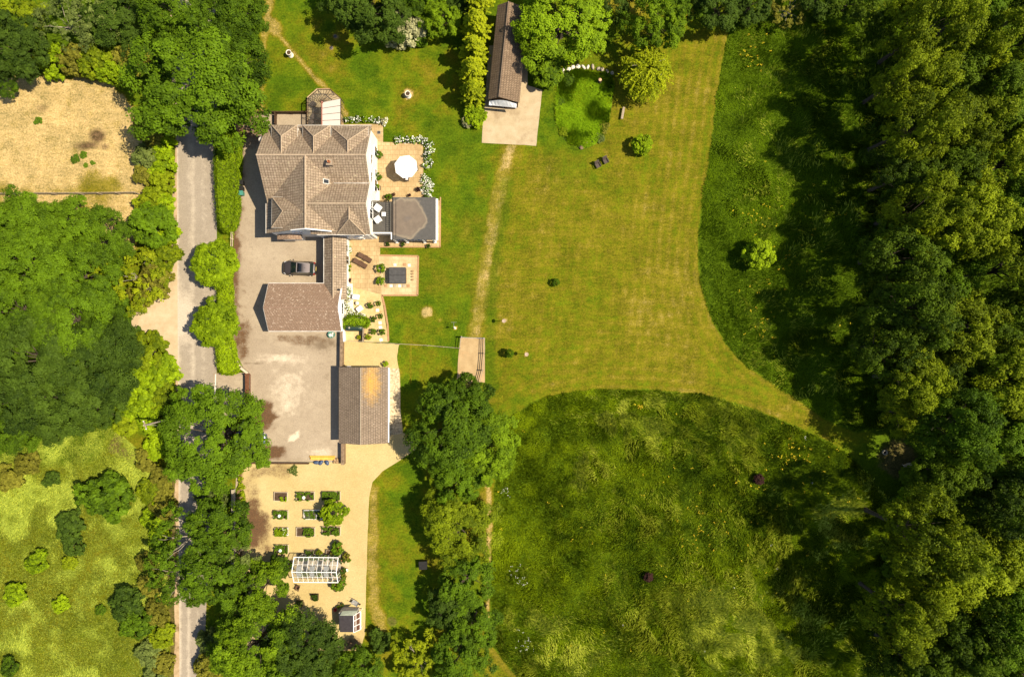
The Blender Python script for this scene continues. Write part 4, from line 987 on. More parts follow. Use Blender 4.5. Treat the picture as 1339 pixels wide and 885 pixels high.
K = dict(
    big=Kind('big', 5, 6.0, 12.0, .38, nl=58, ns=16, nleaf=44, ls=.135, lobe=(.17, .32), shell=(.62, .88)),
    wood=Kind('wood', 5, 6.0, 13.0, .36, nl=34, ns=17, nleaf=46, ls=.14, lobe=(.2, .36), shell=(.55, .84), rz=.36),
    round=Kind('round', 2, 4.0, 8.0, .2, nl=42, ns=14, nleaf=38, ls=.115, lobe=(.17, .34), shell=(.6, .9)),
    sparse=Kind('sparse', 2, 4.5, 9.0, .22, 'pale_bark', nl=34, ns=10, nleaf=22, ls=.13, gap=.3, lobe=(.16, .28)),
    ball=Kind('ball', 2, 1.5, 2.9, .08, nl=46, ns=12, nleaf=20, ls=.105, zc=.55, rz=.44, low=-.6, lobe=(.24, .34), shell=(.66, .8)),
    bush=Kind('bush', 3, 1.4, 1.7, .05, nl=30, ns=12, nleaf=20, ls=.11, zc=.42, rz=.52, low=-.25, lobe=(.2, .42)),
    clipped=Kind('clipped', 2, 3.0, 5.0, .14, nl=84, ns=18, nleaf=26, ls=.105, zc=.55, rz=.44, low=-.2, lobe=(.2, .28), shell=(.66, .8)),
    pot=Kind('pot', 2, .4, .62, .02, nl=12, ns=8, nleaf=14, ls=.06, zc=.5, rz=.5, low=-.6, lobe=(.35, .5)),
)
rt = random.Random(11)
def plant(kind, px, py, rpx, mat, label, cat, name, group=None, hs=1.0, asp=1.0, trunk=True, h_only=False, rot=None):
    k = K[kind]; vi = k.i % len(k.var); k.i += 1
    r = rpx * .1; 
    for _ in range(3):
        sc = r / k.R; hc = k.H * sc * hs * (k.zc + .12); r = rpx * .1 * (CAMH - hc) / CAMH
    x, y, _z = P(px, py, hc)
    rz = rt.uniform(0, 6.28) if rot is None else rot
    o = thing(name, label, cat, (x, y, 0), rz, group, (sc, sc * asp, sc * hs))
    c = bpy.data.objects.new('crown' if trunk else 'foliage', k.mesh(vi, mat)); C.objects.link(c); c.parent = o
    if trunk:
        t = bpy.data.objects.new('trunk', k.var[vi][1]); C.objects.link(t); t.parent = o
    else:
        t = bpy.data.objects.new('stem', k.var[vi][1]); C.objects.link(t); t.parent = o
    return o
def tree(kind, px, py, r, mat, label, name='broadleaf_tree', group=None, hs=1.0, asp=1.0, rot=None): return plant(kind, px, py, r, mat, label, 'tree', name, group, hs, asp, True, rot=rot)
def bush(px, py, r, mat, label, name='bush', group=None, hs=1.0, asp=1.0, kind='bush', cat='bush', rot=None): return plant(kind, px, py, r, mat, label, cat, name, group, hs, asp, False, rot=rot)

ORD = ['first', 'second', 'third', 'fourth', 'fifth', 'sixth', 'seventh', 'eighth', 'ninth', 'tenth', 'eleventh', 'twelfth', 'thirteenth', 'fourteenth']
# ---- top left trees
tree('big', 256, 100, 82, 'oak', 'huge round green oak overhanging the top end of the lane', 'oak_tree', hs=.82)
tree('big', 302, 80, 44, 'oak', 'green oak crown between the lane oak and the lawn', 'oak_tree', hs=1.15)
tree('big', 222, 8, 46, 'oak', 'oak behind the huge lane oak, at the top edge left of the lane', 'oak_tree')
tree('big', 300, 14, 44, 'oak', 'oak beside the lawn at the top edge, above the lane', 'oak_tree')
tree('round', 152, 22, 40, 'dark', 'dark shaded tree between the pale-limbed tree and the oaks', hs=.7)
tree('sparse', 80, 28, 40, 'grey', 'thin grey-green tree with bare pale limbs above the parched paddock', 'thin_tree', hs=.75)
tree('sparse', 122, 20, 36, 'grey', 'smaller grey-green tree right of the bare-limbed one', 'thin_tree', hs=.75)
tree('round', 22, 18, 30, 'yellow', 'yellow-green tree in the top left corner', hs=.8)
tree('big', 14, 62, 42, 'dark', 'dark green tree on the left edge above the parched paddock', hs=.8)
tree('round', 4, 108, 18, 'oak', 'small tree on the left edge at the paddock corner')
for i, (px, py, r, m, d) in enumerate(((48, 72, 16, 'yellow', 'bright'), (72, 80, 20, 'hedge', 'yellow-green'), (100, 78, 21, 'olive', 'olive'), (126, 82, 22, 'yellow', 'rounded'), (148, 92, 19, 'hedge', 'low'), (170, 78, 20, 'olive', 'dull'))):
    bush(px, py, r, m, f'{d} hedge bush, {ORD[i]} from the left along the top of the parched paddock', 'hedge_bush', 'hedge along the top of the paddock', hs=1.2)
# ---- hedge between paddock and lane
for i, (px, py, r, m, d, kd) in enumerate(((196, 166, 21, 'olive', 'olive-brown', 'ball'), (212, 186, 17, 'hedge', 'bright green', 'bush'), (193, 205, 17, 'grey', 'pale greyish', 'bush'), (213, 214, 16, 'hedge', 'green', 'bush'), (190, 228, 13, 'olive', 'sparse dry', 'bush'),
        (212, 240, 16, 'yellow', 'yellow-green', 'bush'), (198, 262, 17, 'yellow', 'lime', 'bush'), (215, 268, 14, 'hedge', 'narrow green', 'bush'), (198, 294, 27, 'oak', 'large dark green', 'ball'), (216, 305, 17, 'hedge', 'leafy green', 'bush'), (214, 336, 18, 'yellow', 'yellowish', 'bush'))):
    bush(px, py, r, m, f'{d} roadside hedge bush, {ORD[i]} down the paddock side of the lane', 'hedge_bush', 'hedge down the left side of the lane', hs=1.15, kind=kd)
tree('sparse', 172, 362, 44, 'gold', 'yellow-leaved tree with bare pale branches at the farm driveway corner', 'yellow_tree', hs=.62)
tree('round', 138, 352, 22, 'yellow', 'small golden tree at the edge of the left wood', 'yellow_tree')
bush(200, 372, 22, 'olive', 'olive bush right of the yellow-leaved driveway tree', hs=1.2); bush(182, 388, 15, 'olive', 'low olive bush below the yellow-leaved driveway tree')
# ---- left wood
lw = [(30, 290, 48, 'oak'), (88, 298, 42, 'oak'), (135, 310, 38, 'oak'), (40, 350, 52, 'oak'), (100, 358, 48, 'oak'), (-8, 320, 40, 'oak'), (20, 410, 52, 'oak'), (85, 418, 54, 'oak'), (132, 408, 32, 'oak'),
      (40, 470, 52, 'dark'), (100, 478, 54, 'dark'), (145, 455, 36, 'dark'), (140, 500, 34, 'dark'), (20, 520, 48, 'dark'), (78, 520, 48, 'dark'), (116, 530, 34, 'dark'), (16, 562, 34, 'oak'), (-12, 460, 45, 'oak'), (60, 558, 24, 'dark')]
rows = ['topmost rank', 'topmost rank', 'topmost rank', 'second rank', 'second rank', 'second rank', 'third rank', 'third rank', 'third rank', 'fourth rank', 'fourth rank', 'fourth rank', 'fifth rank', 'fifth rank', 'fifth rank', 'fifth rank', 'bottom rank', 'left edge', 'bottom rank']
cnt = {}
for (px, py, r, m), rw in zip(lw, rows):
    cnt[rw] = cnt.get(rw, 0) + 1
    shade = 'mid-green' if m == 'oak' else 'dark blue-green'
    tree('big', px, py, r, m, f'{shade} tree of the dense left-hand wood, {ORD[cnt[rw] - 1]} in its {rw}', 'woodland_tree', 'trees of the left-hand wood', hs=rt.uniform(.8, 1.0))
bush(160, 428, 14, 'oak', 'green bush on the lower side of the farm driveway'); bush(176, 438, 11, 'dark', 'dark bush at the mouth of the farm driveway')
for i, (px, py, r, m) in enumerate(((196, 460, 25, 'yellow'), (176, 474, 22, 'hedge'), (209, 486, 22, 'hedge'), (186, 504, 25, 'hedge'), (212, 518, 20, 'yellow'), (176, 530, 21, 'hedge'), (202, 544, 23, 'hedge'), (166, 552, 17, 'yellow'))):
    bush(px, py, r, m, f'lime green bank bush, {ORD[i]} from the top between the left wood and the lane', 'hedge_bush', 'lime green bushes on the bank by the lane', hs=.8)
for i, (px, py, r, m, d) in enumerate(((208, 582, 17, 'hedge', 'green'), (192, 602, 14, 'olive', 'dry olive'), (212, 628, 16, 'olive', 'brownish'), (196, 640, 15, 'yellow', 'yellow-green'), (212, 660, 16, 'olive', 'dull olive'), (198, 675, 14, 'hedge', 'thin green'))):
    bush(px, py, r, m, f'{d} scrub bush, {ORD[i]} down the pasture edge below the telegraph pole', 'scrub_bush', 'scrub at the pasture edge', hs=.8)
tree('big', 276, 572, 66, 'oak', 'dark green oak spreading over the lane beside the yard gate', 'oak_tree', hs=.66)
tree('round', 276, 652, 20, 'grey', 'pale grey-green small tree below the oak over the lane', hs=.8)
tree('sparse', 240, 706, 46, 'oak', 'sparse oak with pale bare twigs over the lower lane', 'thin_tree', hs=.9); tree('round', 286, 690, 42, 'oak', 'full green tree by the wall of the gravel garden', hs=.85)
tree('sparse', 228, 756, 42, 'oak', 'lower sparse tree left of the lower lane', 'thin_tree', hs=.75); tree('round', 275, 752, 44, 'oak', 'green tree over the lane between the sparse oak and the bright tree', hs=.9); tree('sparse', 306, 726, 30, 'grey', 'greyish thin tree at the gravel garden edge', 'thin_tree', hs=.9)
tree('round', 342, 770, 34, 'lush', 'bright green tree left of the greenhouse', hs=.9); bush(364, 742, 14, 'oak', 'dark bush half over a raised bed left of the greenhouse', kind='ball')
tree('round', 318, 796, 28, 'oak', 'green tree between the bright tree and the lane', hs=.9)
tree('big', 330, 848, 54, 'lush', 'broad yellow-green tree at the bottom edge beside the lane', hs=.8)
tree('big', 394, 850, 47, 'dark', 'broad dark green tree at the bottom edge left of the black shed', hs=.8); tree('round', 385, 880, 34, 'oak', 'tree at the bottom edge between the yellow-green and the dark one')
tree('round', 470, 882, 32, 'oak', 'green tree at the bottom edge below the black shed', hs=.8)
bush(274, 838, 16, 'grey', 'greyish bush at the right edge of the lower lane', hs=1.2); bush(272, 870, 18, 'olive', 'olive bush at the bottom right edge of the lane', hs=1.1)
# ---- pasture bushes
for px, py, r, m, lab, asp in ((140, 650, 33, 'oak', 'largest green bush standing in the left pasture', 1), (92, 690, 18, 'dark', 'dark green bush in the middle of the left pasture', 1.2), (95, 712, 15, 'dark', 'dark bush just below the middle pasture bush', 1),
        (68, 626, 11, 'dark', 'small round dark bush in the upper left pasture', 1), (166, 790, 22, 'dark', 'dark bush at the lower right of the pasture', 1), (180, 815, 21, 'oak', 'mid-green bush below the dark one at the pasture edge', 1),
        (48, 735, 15, 'hedge', 'yellow-green bush left of the middle of the pasture', 1), (20, 778, 15, 'hedge', 'ragged lime bush near the left edge of the pasture', 1), (79, 790, 11, 'hedge', 'small lime bush in the lower pasture', 1),
        (12, 872, 12, 'oak', 'green bush in the bottom left corner', 1), (132, 797, 7, 'oak', 'tiny green bush left of the dark pasture edge bush', 1), (35, 606, 16, 'olive', 'brownish bush at the bottom of the left wood', 1), (8, 625, 18, 'olive', 'olive bush on the left edge below the wood', 1), (92, 735, 10, 'yellow', 'bright yellow-green clump below the middle pasture bushes', 1)):
    bush(px, py, r * .92, m, lab, 'pasture_bush', hs=.9, asp=asp)
for i, (px, py, r, m) in enumerate(((208, 705, 14, 'hedge'), (190, 735, 12, 'olive'), (195, 765, 14, 'olive'), (205, 800, 16, 'olive'), (212, 832, 15, 'yellow'), (195, 855, 15, 'grey'), (214, 868, 14, 'olive'), (200, 884, 14, 'grey'))):
    bush(px, py, r, m, f'roadside scrub bush, {ORD[i]} down the left verge of the lower lane', 'scrub_bush', 'scrub on the left verge of the lower lane', hs=.8)
# ---- north garden
tree('round', 480, 10, 40, 'dark', 'dark drooping evergreen at the top of the north lawn', 'evergreen_tree', hs=1.05); tree('round', 455, -12, 34, 'dark', 'dark evergreen cut off by the top edge above the lawn', 'evergreen_tree')
tree('round', 508, 26, 30, 'dark', 'dark green tree between the evergreen and the pale shrub', hs=.8); tree('round', 545, -10, 28, 'oak', 'green tree at the top edge behind the pale shrub', hs=.8); tree('round', 600, -8, 24, 'dark', 'dark tree at the top edge behind the golden conifers')
bush(533, 36, 22, 'silver', 'creamy variegated shrub at the top of the north lawn', 'variegated_shrub', hs=1.1); bush(518, 48, 15, 'silver', 'lower creamy shrub at the lawn edge', 'variegated_shrub', hs=1.1); bush(548, 46, 14, 'oak', 'low green bush right of the creamy shrub')
tree('round', 578, 22, 25, 'lush', 'bright green round tree left of the golden conifers', hs=1.0)
bush(620, 150, 14, 'hedge', 'low green shrub at the foot of the golden conifers'); bush(612, 158, 8, 'silver', 'small pale shrub beside the barn pad')
tree('big', 736, 22, 58, 'lush', 'broad bright green tree beside the barn', hs=.7); tree('round', 700, 48, 26, 'lush', 'lower bright green tree overhanging the barn roof', hs=1.2)
bush(715, 90, 22, 'lush', 'round green bush beside the barn pad', kind='ball', hs=.8)
tree('round', 862, 24, 38, 'lush', 'bright green tree at the top edge right of the dark gap', hs=1.1); tree('round', 800, 2, 26, 'dark', 'dark tree in the gap at the top edge'); tree('round', 898, 6, 22, 'oak', 'green tree right of the bright top edge tree')
tree('round', 940, 6, 32, 'dark', 'dark green tree over the top of the mown field', hs=.9); tree('round', 985, 2, 28, 'dark', 'dark tree at the top of the right meadow', hs=.9); tree('sparse', 1035, 10, 26, 'olive', 'brownish sparse tree at the top of the right meadow', 'thin_tree', hs=.7); tree('round', 1075, -10, 30, 'dark', 'dark tree on the top edge between meadow and wood'); tree('round', 1120, -6, 34, 'wood', 'dark tree at the top edge next to the wood')
bush(840, 188, 12.5, 'hedge', 'small round lime tree on the mown field by the reed bed', 'small_tree', kind='ball', cat='tree')
bush(995, 332, 19, 'hedge', 'bright green round bush alone in the right meadow', 'small_tree', kind='ball', cat='tree')
bush(993, 627, 6.5, 'copper', 'dark copper sapling in the lower meadow near the wood', 'copper_sapling', cat='sapling', kind='ball'); bush(848, 755, 6, 'copper', 'dark copper sapling in the middle of the lower meadow', 'copper_sapling', cat='sapling', kind='ball')
bush(727, 369, 4.8, 'oak', 'thin young sapling on the mown field', 'sapling', cat='sapling', kind='ball', hs=1.3); bush(666, 462, 5.5, 'oak', 'young sapling left of the lower post on the mown lawn', 'sapling', cat='sapling', kind='ball', hs=1.9)
# ---- middle belt of trees
tree('big', 588, 560, 56, 'oak', 'large dark green tree right of the garage', hs=.8); tree('big', 632, 585, 46, 'lush', 'bright green tree at the corner of the lower meadow', hs=.8)
tree('round', 612, 520, 32, 'oak', 'green tree at the foot of the gate pad', hs=.9); tree('round', 600, 625, 36, 'oak', 'green tree below the large tree by the garage', hs=.9)
tree('big', 596, 692, 48, 'yellow', 'yellow-green tree in the middle of the tree belt', hs=.7); tree('round', 610, 760, 36, 'oak', 'mid-green tree in the lower tree belt', hs=.8); tree('round', 588, 795, 30, 'dark', 'dark tree in the lower tree belt', hs=.8); tree('round', 620, 815, 34, 'oak', 'green tree beside the curved grass track', hs=.8)
tree('round', 600, 862, 38, 'oak', 'green tree at the bottom edge of the tree belt', hs=.8); tree('sparse', 545, 862, 36, 'gold', 'golden yellow tree at the bottom edge', 'yellow_tree', hs=.62); tree('round', 545, 870, 26, 'gold', 'lower golden crown at the bottom edge', 'yellow_tree', hs=.7)
bush(497, 838, 14, 'dark', 'dark bush between the black shed and the golden tree')
bush(435, 671, 16, 'hedge', 'small round tree among the raised beds', 'small_tree', kind='ball', cat='tree')
# ---- lane hedges on the house side
bush(281, 345, 30, 'hedge', 'upper of the two clipped round trees beside the lane', 'clipped_tree', kind='clipped', cat='tree', hs=.95); bush(281, 423, 30, 'hedge', 'lower of the two clipped round trees beside the lane', 'clipped_tree', kind='clipped', cat='tree', hs=.95)

# ---- right-hand wood
front = [(1212, 26, 46, 'woody'), (1180, 92, 40, 'woody'), (1196, 158, 44, 'woody'), (1176, 228, 38, 'wood'), (1205, 270, 42, 'woody'), (1172, 330, 44, 'wood'), (1186, 398, 44, 'wood'), (1158, 455, 38, 'wood'), (1192, 498, 40, 'woody'), (1172, 542, 24, 'woody'), (1206, 708, 50, 'woody'), (1216, 758, 40, 'woody'), (1178, 808, 42, 'woody'), (1196, 880, 44, 'wood')]
second = [(1278, 8, 46, 'lushw'), (1262, 84, 48, 'wood'), (1275, 160, 46, 'woody'), (1250, 218, 38, 'wood'), (1272, 288, 52, 'woody'), (1248, 358, 40, 'lushw'), (1262, 428, 48, 'woody'), (1250, 492, 38, 'wood'), (1262, 556, 50, 'lushw'), (1240, 622, 38, 'wood'), (1290, 655, 38, 'wood'), (1288, 748, 56, 'woody'), (1266, 838, 48, 'wood')]
third = [(1338, 48, 46, 'woody'), (1330, 126, 48, 'wood'), (1336, 206, 52, 'woody'), (1326, 282, 40, 'lushw'), (1338, 352, 50, 'woody'), (1322, 424, 42, 'wood'), (1334, 498, 52, 'woody'), (1322, 582, 46, 'lushw'), (1336, 662, 50, 'wood'), (1342, 742, 46, 'woody'), (1330, 826, 52, 'lushw')]
for nm, row, des in (('the open edge', front, 0), ('the middle rank', second, 1), ('the far right rank', third, 2)):
    for i, (px, py, r, m) in enumerate(row):
        px += 12 if des == 0 else 0; r *= 1.14 if des == 0 else 1.04
        sh = {'woody': 'yellow-green', 'wood': 'dark green', 'lushw': 'mid-green'}[m]
        o_ = ORD[i] if i < len(row) - 1 else 'lowest'
        tree('wood', px, py, r, 'oak' if m == 'lushw' else m, f'{sh} tree, {o_} from the top along {nm} of the right-hand wood' if o_ != 'lowest' else f'{sh} tree, lowest along {nm} of the right-hand wood', 'woodland_tree', 'trees of the right-hand wood', hs=rt.uniform(1.1, 1.75) + (.16 if des == 0 else 0))
tree('round', 1235, 872, 40, 'wood', 'low shaded tree at the bottom edge of the right-hand wood', 'woodland_tree', 'trees of the right-hand wood', hs=1.2)
for i, py in enumerate(range(-5, 900, 82)):
    tree('wood', 1372, py, 44, 'wood', f'dark tree cut off by the right edge of the photo, {ORD[i]} from the top', 'woodland_tree', 'trees of the wood beyond the edge', hs=1.5)
for i, (px, py, r) in enumerate(((1168, 350, 14), (1160, 470, 15), (1162, 525, 14), (1195, 625, 18), (1172, 668, 16), (1170, 735, 16), (1160, 810, 15), (1215, 655, 18))):
    bush(px, py, r, 'wood', f'low shaded undergrowth bush, {ORD[i]} of those under the edge of the right-hand wood', 'undergrowth_bush', 'undergrowth at the edge of the wood', hs=1.1)
tree('round', 1198, 660, 24, 'lush', 'small bright green tree by the clearing in the right-hand wood', hs=.9)

# ---- golden conifers
def conifer_mesh(seed, Rr, H, n=150, m=34):
    rng = np.random.default_rng(seed); P_, N_, T_ = [], [], []
    for i in range(n):
        u = rng.uniform(0, 1) ** .8; z = H * (.08 + .9 * u); rr = Rr * (1 - u) ** .55 * rng.uniform(.75, 1.15); a = rng.uniform(0, 6.28)
        d = np.array([math.cos(a), math.sin(a), rng.uniform(.1, .7)])
        s = rng.uniform(.0, 1, m)[:, None]
        q = np.array([0, 0, z]) + d * np.array([rr, rr, .6]) * (.35 + .65 * s) + rng.normal(size=(m, 3)) * .16 * (1.1 - s)
        P_.append(q); N_.append(unit(np.array([0, 0, 1.]) + d * .5 + rng.normal(size=(m, 3)) * .5)); T_.append(.25 * rng.uniform(size=m) + .45 * s[:, 0] + .3 * rng.uniform())
    p = np.concatenate(P_); return np_mesh('foliage', leaf_quads(rng, p, np.concatenate(N_), .15 * rng.uniform(.6, 1.3, len(p))), 4, [L['gold']], {'tint': np.concatenate(T_)})
cm = [conifer_mesh(3, 2.0, 6.0), conifer_mesh(4, 2.0, 6.0)]
for i, (px, py, r, d) in enumerate(((624, 2, 24, 'topmost golden conifer at the top edge beside the barn'), (622, 36, 23, 'second golden conifer down the row beside the barn'), (619, 68, 22, 'third golden conifer down the row beside the barn'), (617, 94, 21, 'fourth golden conifer down the row beside the barn'), (618, 120, 19, 'lowest golden conifer in the row beside the barn'))):
    x, y, _ = P(px, py, 3.0)
    o = thing('golden_conifer', d, 'conifer', (x, y, 0), i * 1.3, 'golden conifers beside the barn', r / 20)
    f = bpy.data.objects.new('foliage', cm[i % 2]); C.objects.link(f); f.parent = o
    MB().tube((0, 0, -.1), (0, 0, 4.5), .16, .05).build('trunk', M['bark'], o)

# ---- golden willow
def willow(px, py, r):
    rng = np.random.default_rng(5); Rr = r * .1 * .94; H = 5.2; P_, N_, T_ = [], [], []; br = MB()
    for i in range(330):
        a = rng.uniform(0, 6.28); q = Rr * rng.uniform(.35, 1.05); z0 = H * rng.uniform(.55, .95); ca, sa = math.cos(a), math.sin(a); bend = rng.normal() * .5
        s = np.linspace(0.15, 1, 36)
        rad = q * s ** .7; zz = z0 + .9 * np.sin(s * 2.2) * .5 - (s ** 3) * rng.uniform(.8, 2.8)
        aa = a + bend * s
        p = np.stack([np.cos(aa) * rad, np.sin(aa) * rad, zz], 1) + rng.normal(size=(36, 3)) * .07
        P_.append(p); N_.append(unit(np.stack([np.cos(aa) * .4, np.sin(aa) * .4, np.ones(36)], 1) + rng.normal(size=(36, 3)) * .5)); T_.append(.35 * rng.uniform(size=36) + .65 * rng.uniform())
        if i < 26: br.path([(0, 0, 1.5), (ca * q * .3, sa * q * .3, z0), (p[18][0], p[18][1], p[18][2])], [.12, .06, .025], 5)
    p = np.concatenate(P_); n = np.concatenate(N_)
    x, y, _ = P(px, py, 3.2); o = thing('weeping_tree', 'golden weeping tree at the right side of the reed bed', 'tree', (x, y, 0))
    me = np_mesh('crown', leaf_quads(rng, p, n, .16 * rng.uniform(.6, 1.3, len(p)), .4), 4, [L['gold']], {'tint': np.concatenate(T_)})
    c = bpy.data.objects.new('crown', me); C.objects.link(c); c.parent = o
    br.tube((0, 0, -.1), (0, 0, 2.0), .2, .13); br.build('trunk', M['pale_bark'], o)
willow(846, 95, 38)

# ---- clipped hedges
def hedge(name, label, px_poly, h, mat, dens=150, seed=1, ls=.1, cat='hedge'):
    rng = np.random.default_rng(seed); poly = smooth_poly([(X(a, h * .8), Y(c, h * .8)) for a, c in px_poly], 2)
    pa = np.array(poly); lo, hi = pa.min(0), pa.max(0); area = np.prod(hi - lo)
    q = rng.uniform(lo, hi, (int(area * dens), 2)); q = q[inside(q[:, 0], q[:, 1], poly)]
    bump = fbm(q[:, 0] * 1.1, q[:, 1] * 1.1, seed, 3); d = sdf(q[:, 0], q[:, 1], poly)
    z = h * (.82 + .36 * (bump - .5)) * (1 - .35 * (1 - sstep(0, .5, d))) + rng.normal(size=len(q)) * .09
    n = unit(np.stack([rng.normal(size=len(q)) * .5, rng.normal(size=len(q)) * .5, np.ones(len(q))], 1)); t = .5 * rng.uniform(size=len(q)) + .5 * fbm(q[:, 0] * 2, q[:, 1] * 2, seed + 5, 3)
    S, NS, TS = [np.column_stack([q, z])], [n], [t]
    for a, c in zip(poly, poly[1:] + poly[:1]):
        a = np.array(a); c = np.array(c); l = np.hypot(*(c - a)); k = int(l * h * dens * .8); u = rng.uniform(size=(k, 1))
        e = a + (c - a) * u; nn = np.array([(c - a)[1], -(c - a)[0]]) / max(l, 1e-6)
        if not inside(np.array([e[0, 0] - nn[0] * .05 if k else 0]), np.array([e[0, 1] - nn[1] * .05 if k else 0]), poly)[0] if k else True: nn = -nn
        w = rng.normal(size=(k, 1)) * .1
        S.append(np.column_stack([e + nn * w, rng.uniform(.05, .85, k) * h])); NS.append(unit(np.column_stack([np.tile(nn, (k, 1)), np.full(k, .5)]) + rng.normal(size=(k, 3)) * .4)); TS.append(rng.uniform(size=k) * .8)
    p = np.concatenate(S); x0, y0 = pa.mean(0)
    o = thing(name, label, cat, (x0, y0, 0)); p = p - np.array([x0, y0, 0])
    me = np_mesh('foliage', leaf_quads(rng, p, np.concatenate(NS), ls * rng.uniform(.6, 1.4, len(p))), 4, [L[mat]], {'tint': np.concatenate(TS)})
    f = bpy.data.objects.new('foliage', me); C.objects.link(f); f.parent = o
    b = MB(); b.prism([((a - x0) * .8, (c - y0) * .94) for a, c in poly], 0, h * .62); b.build('shade_core', M['bark'], o)  # added solid core inside the leaves, blocks light to darken the interior
hedge('clipped_hedge', 'long bright green clipped hedge between the lane and the yard', [(281, 170), (309, 168), (311, 200), (309, 250), (308, 290), (296, 306), (284, 296), (282, 260), (279, 210)], 1.9, 'hedge', 260)
hedge('clipped_hedge', 'short hedge between the two clipped round trees', [(285, 362), (302, 362), (301, 410), (282, 410)], 1.3, 'hedge', 220, 2)
hedge('clipped_hedge', 'hedge below the lower round tree, ending at the yard entrance', [(281, 440), (302, 440), (305, 465), (312, 484), (300, 490), (284, 488)], 1.5, 'hedge', 220, 3)
hedge('garden_hedge', 'lush green hedge above the green tank', [(446, 418), (462, 412), (481, 416), (481, 427), (470, 427), (452, 426), (446, 430)], 1.6, 'lush', 260, 4, .09)

# ---- flowers
def flower_shrub(px, py, r, mat, label, group, seed, frac=.25, name='flowering_shrub', h=.7, petal='flower'):
    rng = np.random.default_rng(seed); x, y, _ = P(px, py, h * .6); rr = r * .1
    n = int(420 * max(rr, .5)); d = sph(rng, n); d[:, 2] = abs(d[:, 2])
    lob = 1 + .3 * np.sin(3 * np.arctan2(d[:, 1], d[:, 0]) + seed)
    p = d * np.array([rr, rr, h]) * rng.uniform(.6, 1.05, (n, 1)) * lob[:, None]
    nn = unit(d * .5 + np.array([0, 0, .6]) + rng.normal(size=(n, 3)) * .5)
    fl = (rng.uniform(size=n) < frac * 1.6 * (fbm(p[:, 0] * 2 + seed, p[:, 1] * 2, seed, 2) + .1)) & (d[:, 2] > .15)
    o = thing(name, label, 'shrub', (x, y, 0), 0, group)
    for nm, mk, mt, s in (('foliage', ~fl, mat, .1), ('blossom', fl, petal, .085)):
        if mk.sum() == 0: continue
        pp = p[mk] * (1.05 if nm == 'blossom' else 1)
        me = np_mesh(nm, leaf_quads(rng, pp, nn[mk], s * rng.uniform(.7, 1.3, len(pp)), .8), 4, [L[mt]], {'tint': rng.uniform(size=len(pp))})
        f = bpy.data.objects.new(nm, me); C.objects.link(f); f.parent = o
nb = [(453, 156, 3, 'veg'), (460, 156, 4, 'veg'), (468, 155.5, 4, 'dark'), (477, 156, 4.5, 'lush'), (486, 156, 4.5, 'veg'), (493, 157, 4.5, 'dark'), (502, 158, 5, 'silver')]
for i, (px, py, r, m) in enumerate(nb): flower_shrub(px, py, r, m, f'white-flowered border plant, {ORD[i]} from the conservatory along the north lawn edge', 'white-flowered plants along the north lawn edge', i, .3 if i != 3 else .05)
eb = [(519, 183, 4.5), (525, 182, 4), (532, 183, 4.5), (539, 183, 4), (547, 182, 5), (554, 184, 5), (560, 188, 5.5), (563, 196, 5), (558, 201, 5), (560, 208, 5), (557, 216, 5), (562, 214, 4)]
for i, (px, py, r) in enumerate(eb): flower_shrub(px, py, r, ['veg', 'lush', 'dark'][i % 3], f'white-flowered shrub, {ORD[i]} along the corner bed round the parasol patio', 'white-flowered shrubs round the parasol patio', 20 + i, .35)
for i, (px, py, r, fr_) in enumerate(((555, 234, 6, .35), (561, 240, 6.5, .5), (556, 246, 6, .4), (560, 253, 6, .5))): flower_shrub(px, py, r, 'veg', f'white flowering shrub, {ORD[i]} from the top in the clump above the flat roof', 'white flowering clump above the flat roof', 40 + i, fr_)
flower_shrub(557, 260, 5, 'dark', 'dark green shrub between the white clump and the flat roof', None, 47, 0)
wb = [(453, 374, 4.5), (449, 381, 4.5), (455, 381, 4), (448, 389, 4.5), (454, 392, 4), (449, 399, 4.5), (455, 404, 4), (450, 409, 5), (457, 412, 5), (465, 412, 5), (474, 414, 4.5)]
for i, (px, py, r) in enumerate(wb): flower_shrub(px, py, r, ['yellow', 'silver', 'veg'][i % 3], f'pale variegated shrub, {ORD[i]} down the white pebble bed by the low wing', 'pale shrubs in the pebble bed by the low wing', 60 + i, .4, 'variegated_shrub', .6)
sheet('pebble_bed', rough_edge(pts([(447, 372), (461, 371), (462, 395), (463, 405), (478, 411), (478, 422), (447, 422)]), .15, .4), .031, noisy('white_pebbles', (.45, .4, .32), (.8, .76, .68), 6, .9, .2, .8, 12, world=True))
flower_shrub(456, 326, 4, 'veg', 'white and green potted flowers by the link wall above the loungers', None, 80, .4)
for i, (px, py, r) in enumerate(((454.5, 343, 2.6), (455.5, 347.5, 2.8), (454.8, 353, 2.6))): flower_shrub(px, py, r, ['veg', 'yellow', 'veg'][i], f'small green plant, {ORD[i]} of three against the link wall beside the loungers', 'three small plants against the link wall', 83 + i, 0, 'border_plant', .5)
flower_shrub(456.5, 366, 2.4, 'copper', 'small dark red plant at the end of the link wall', None, 88, 0, 'border_plant', .4)

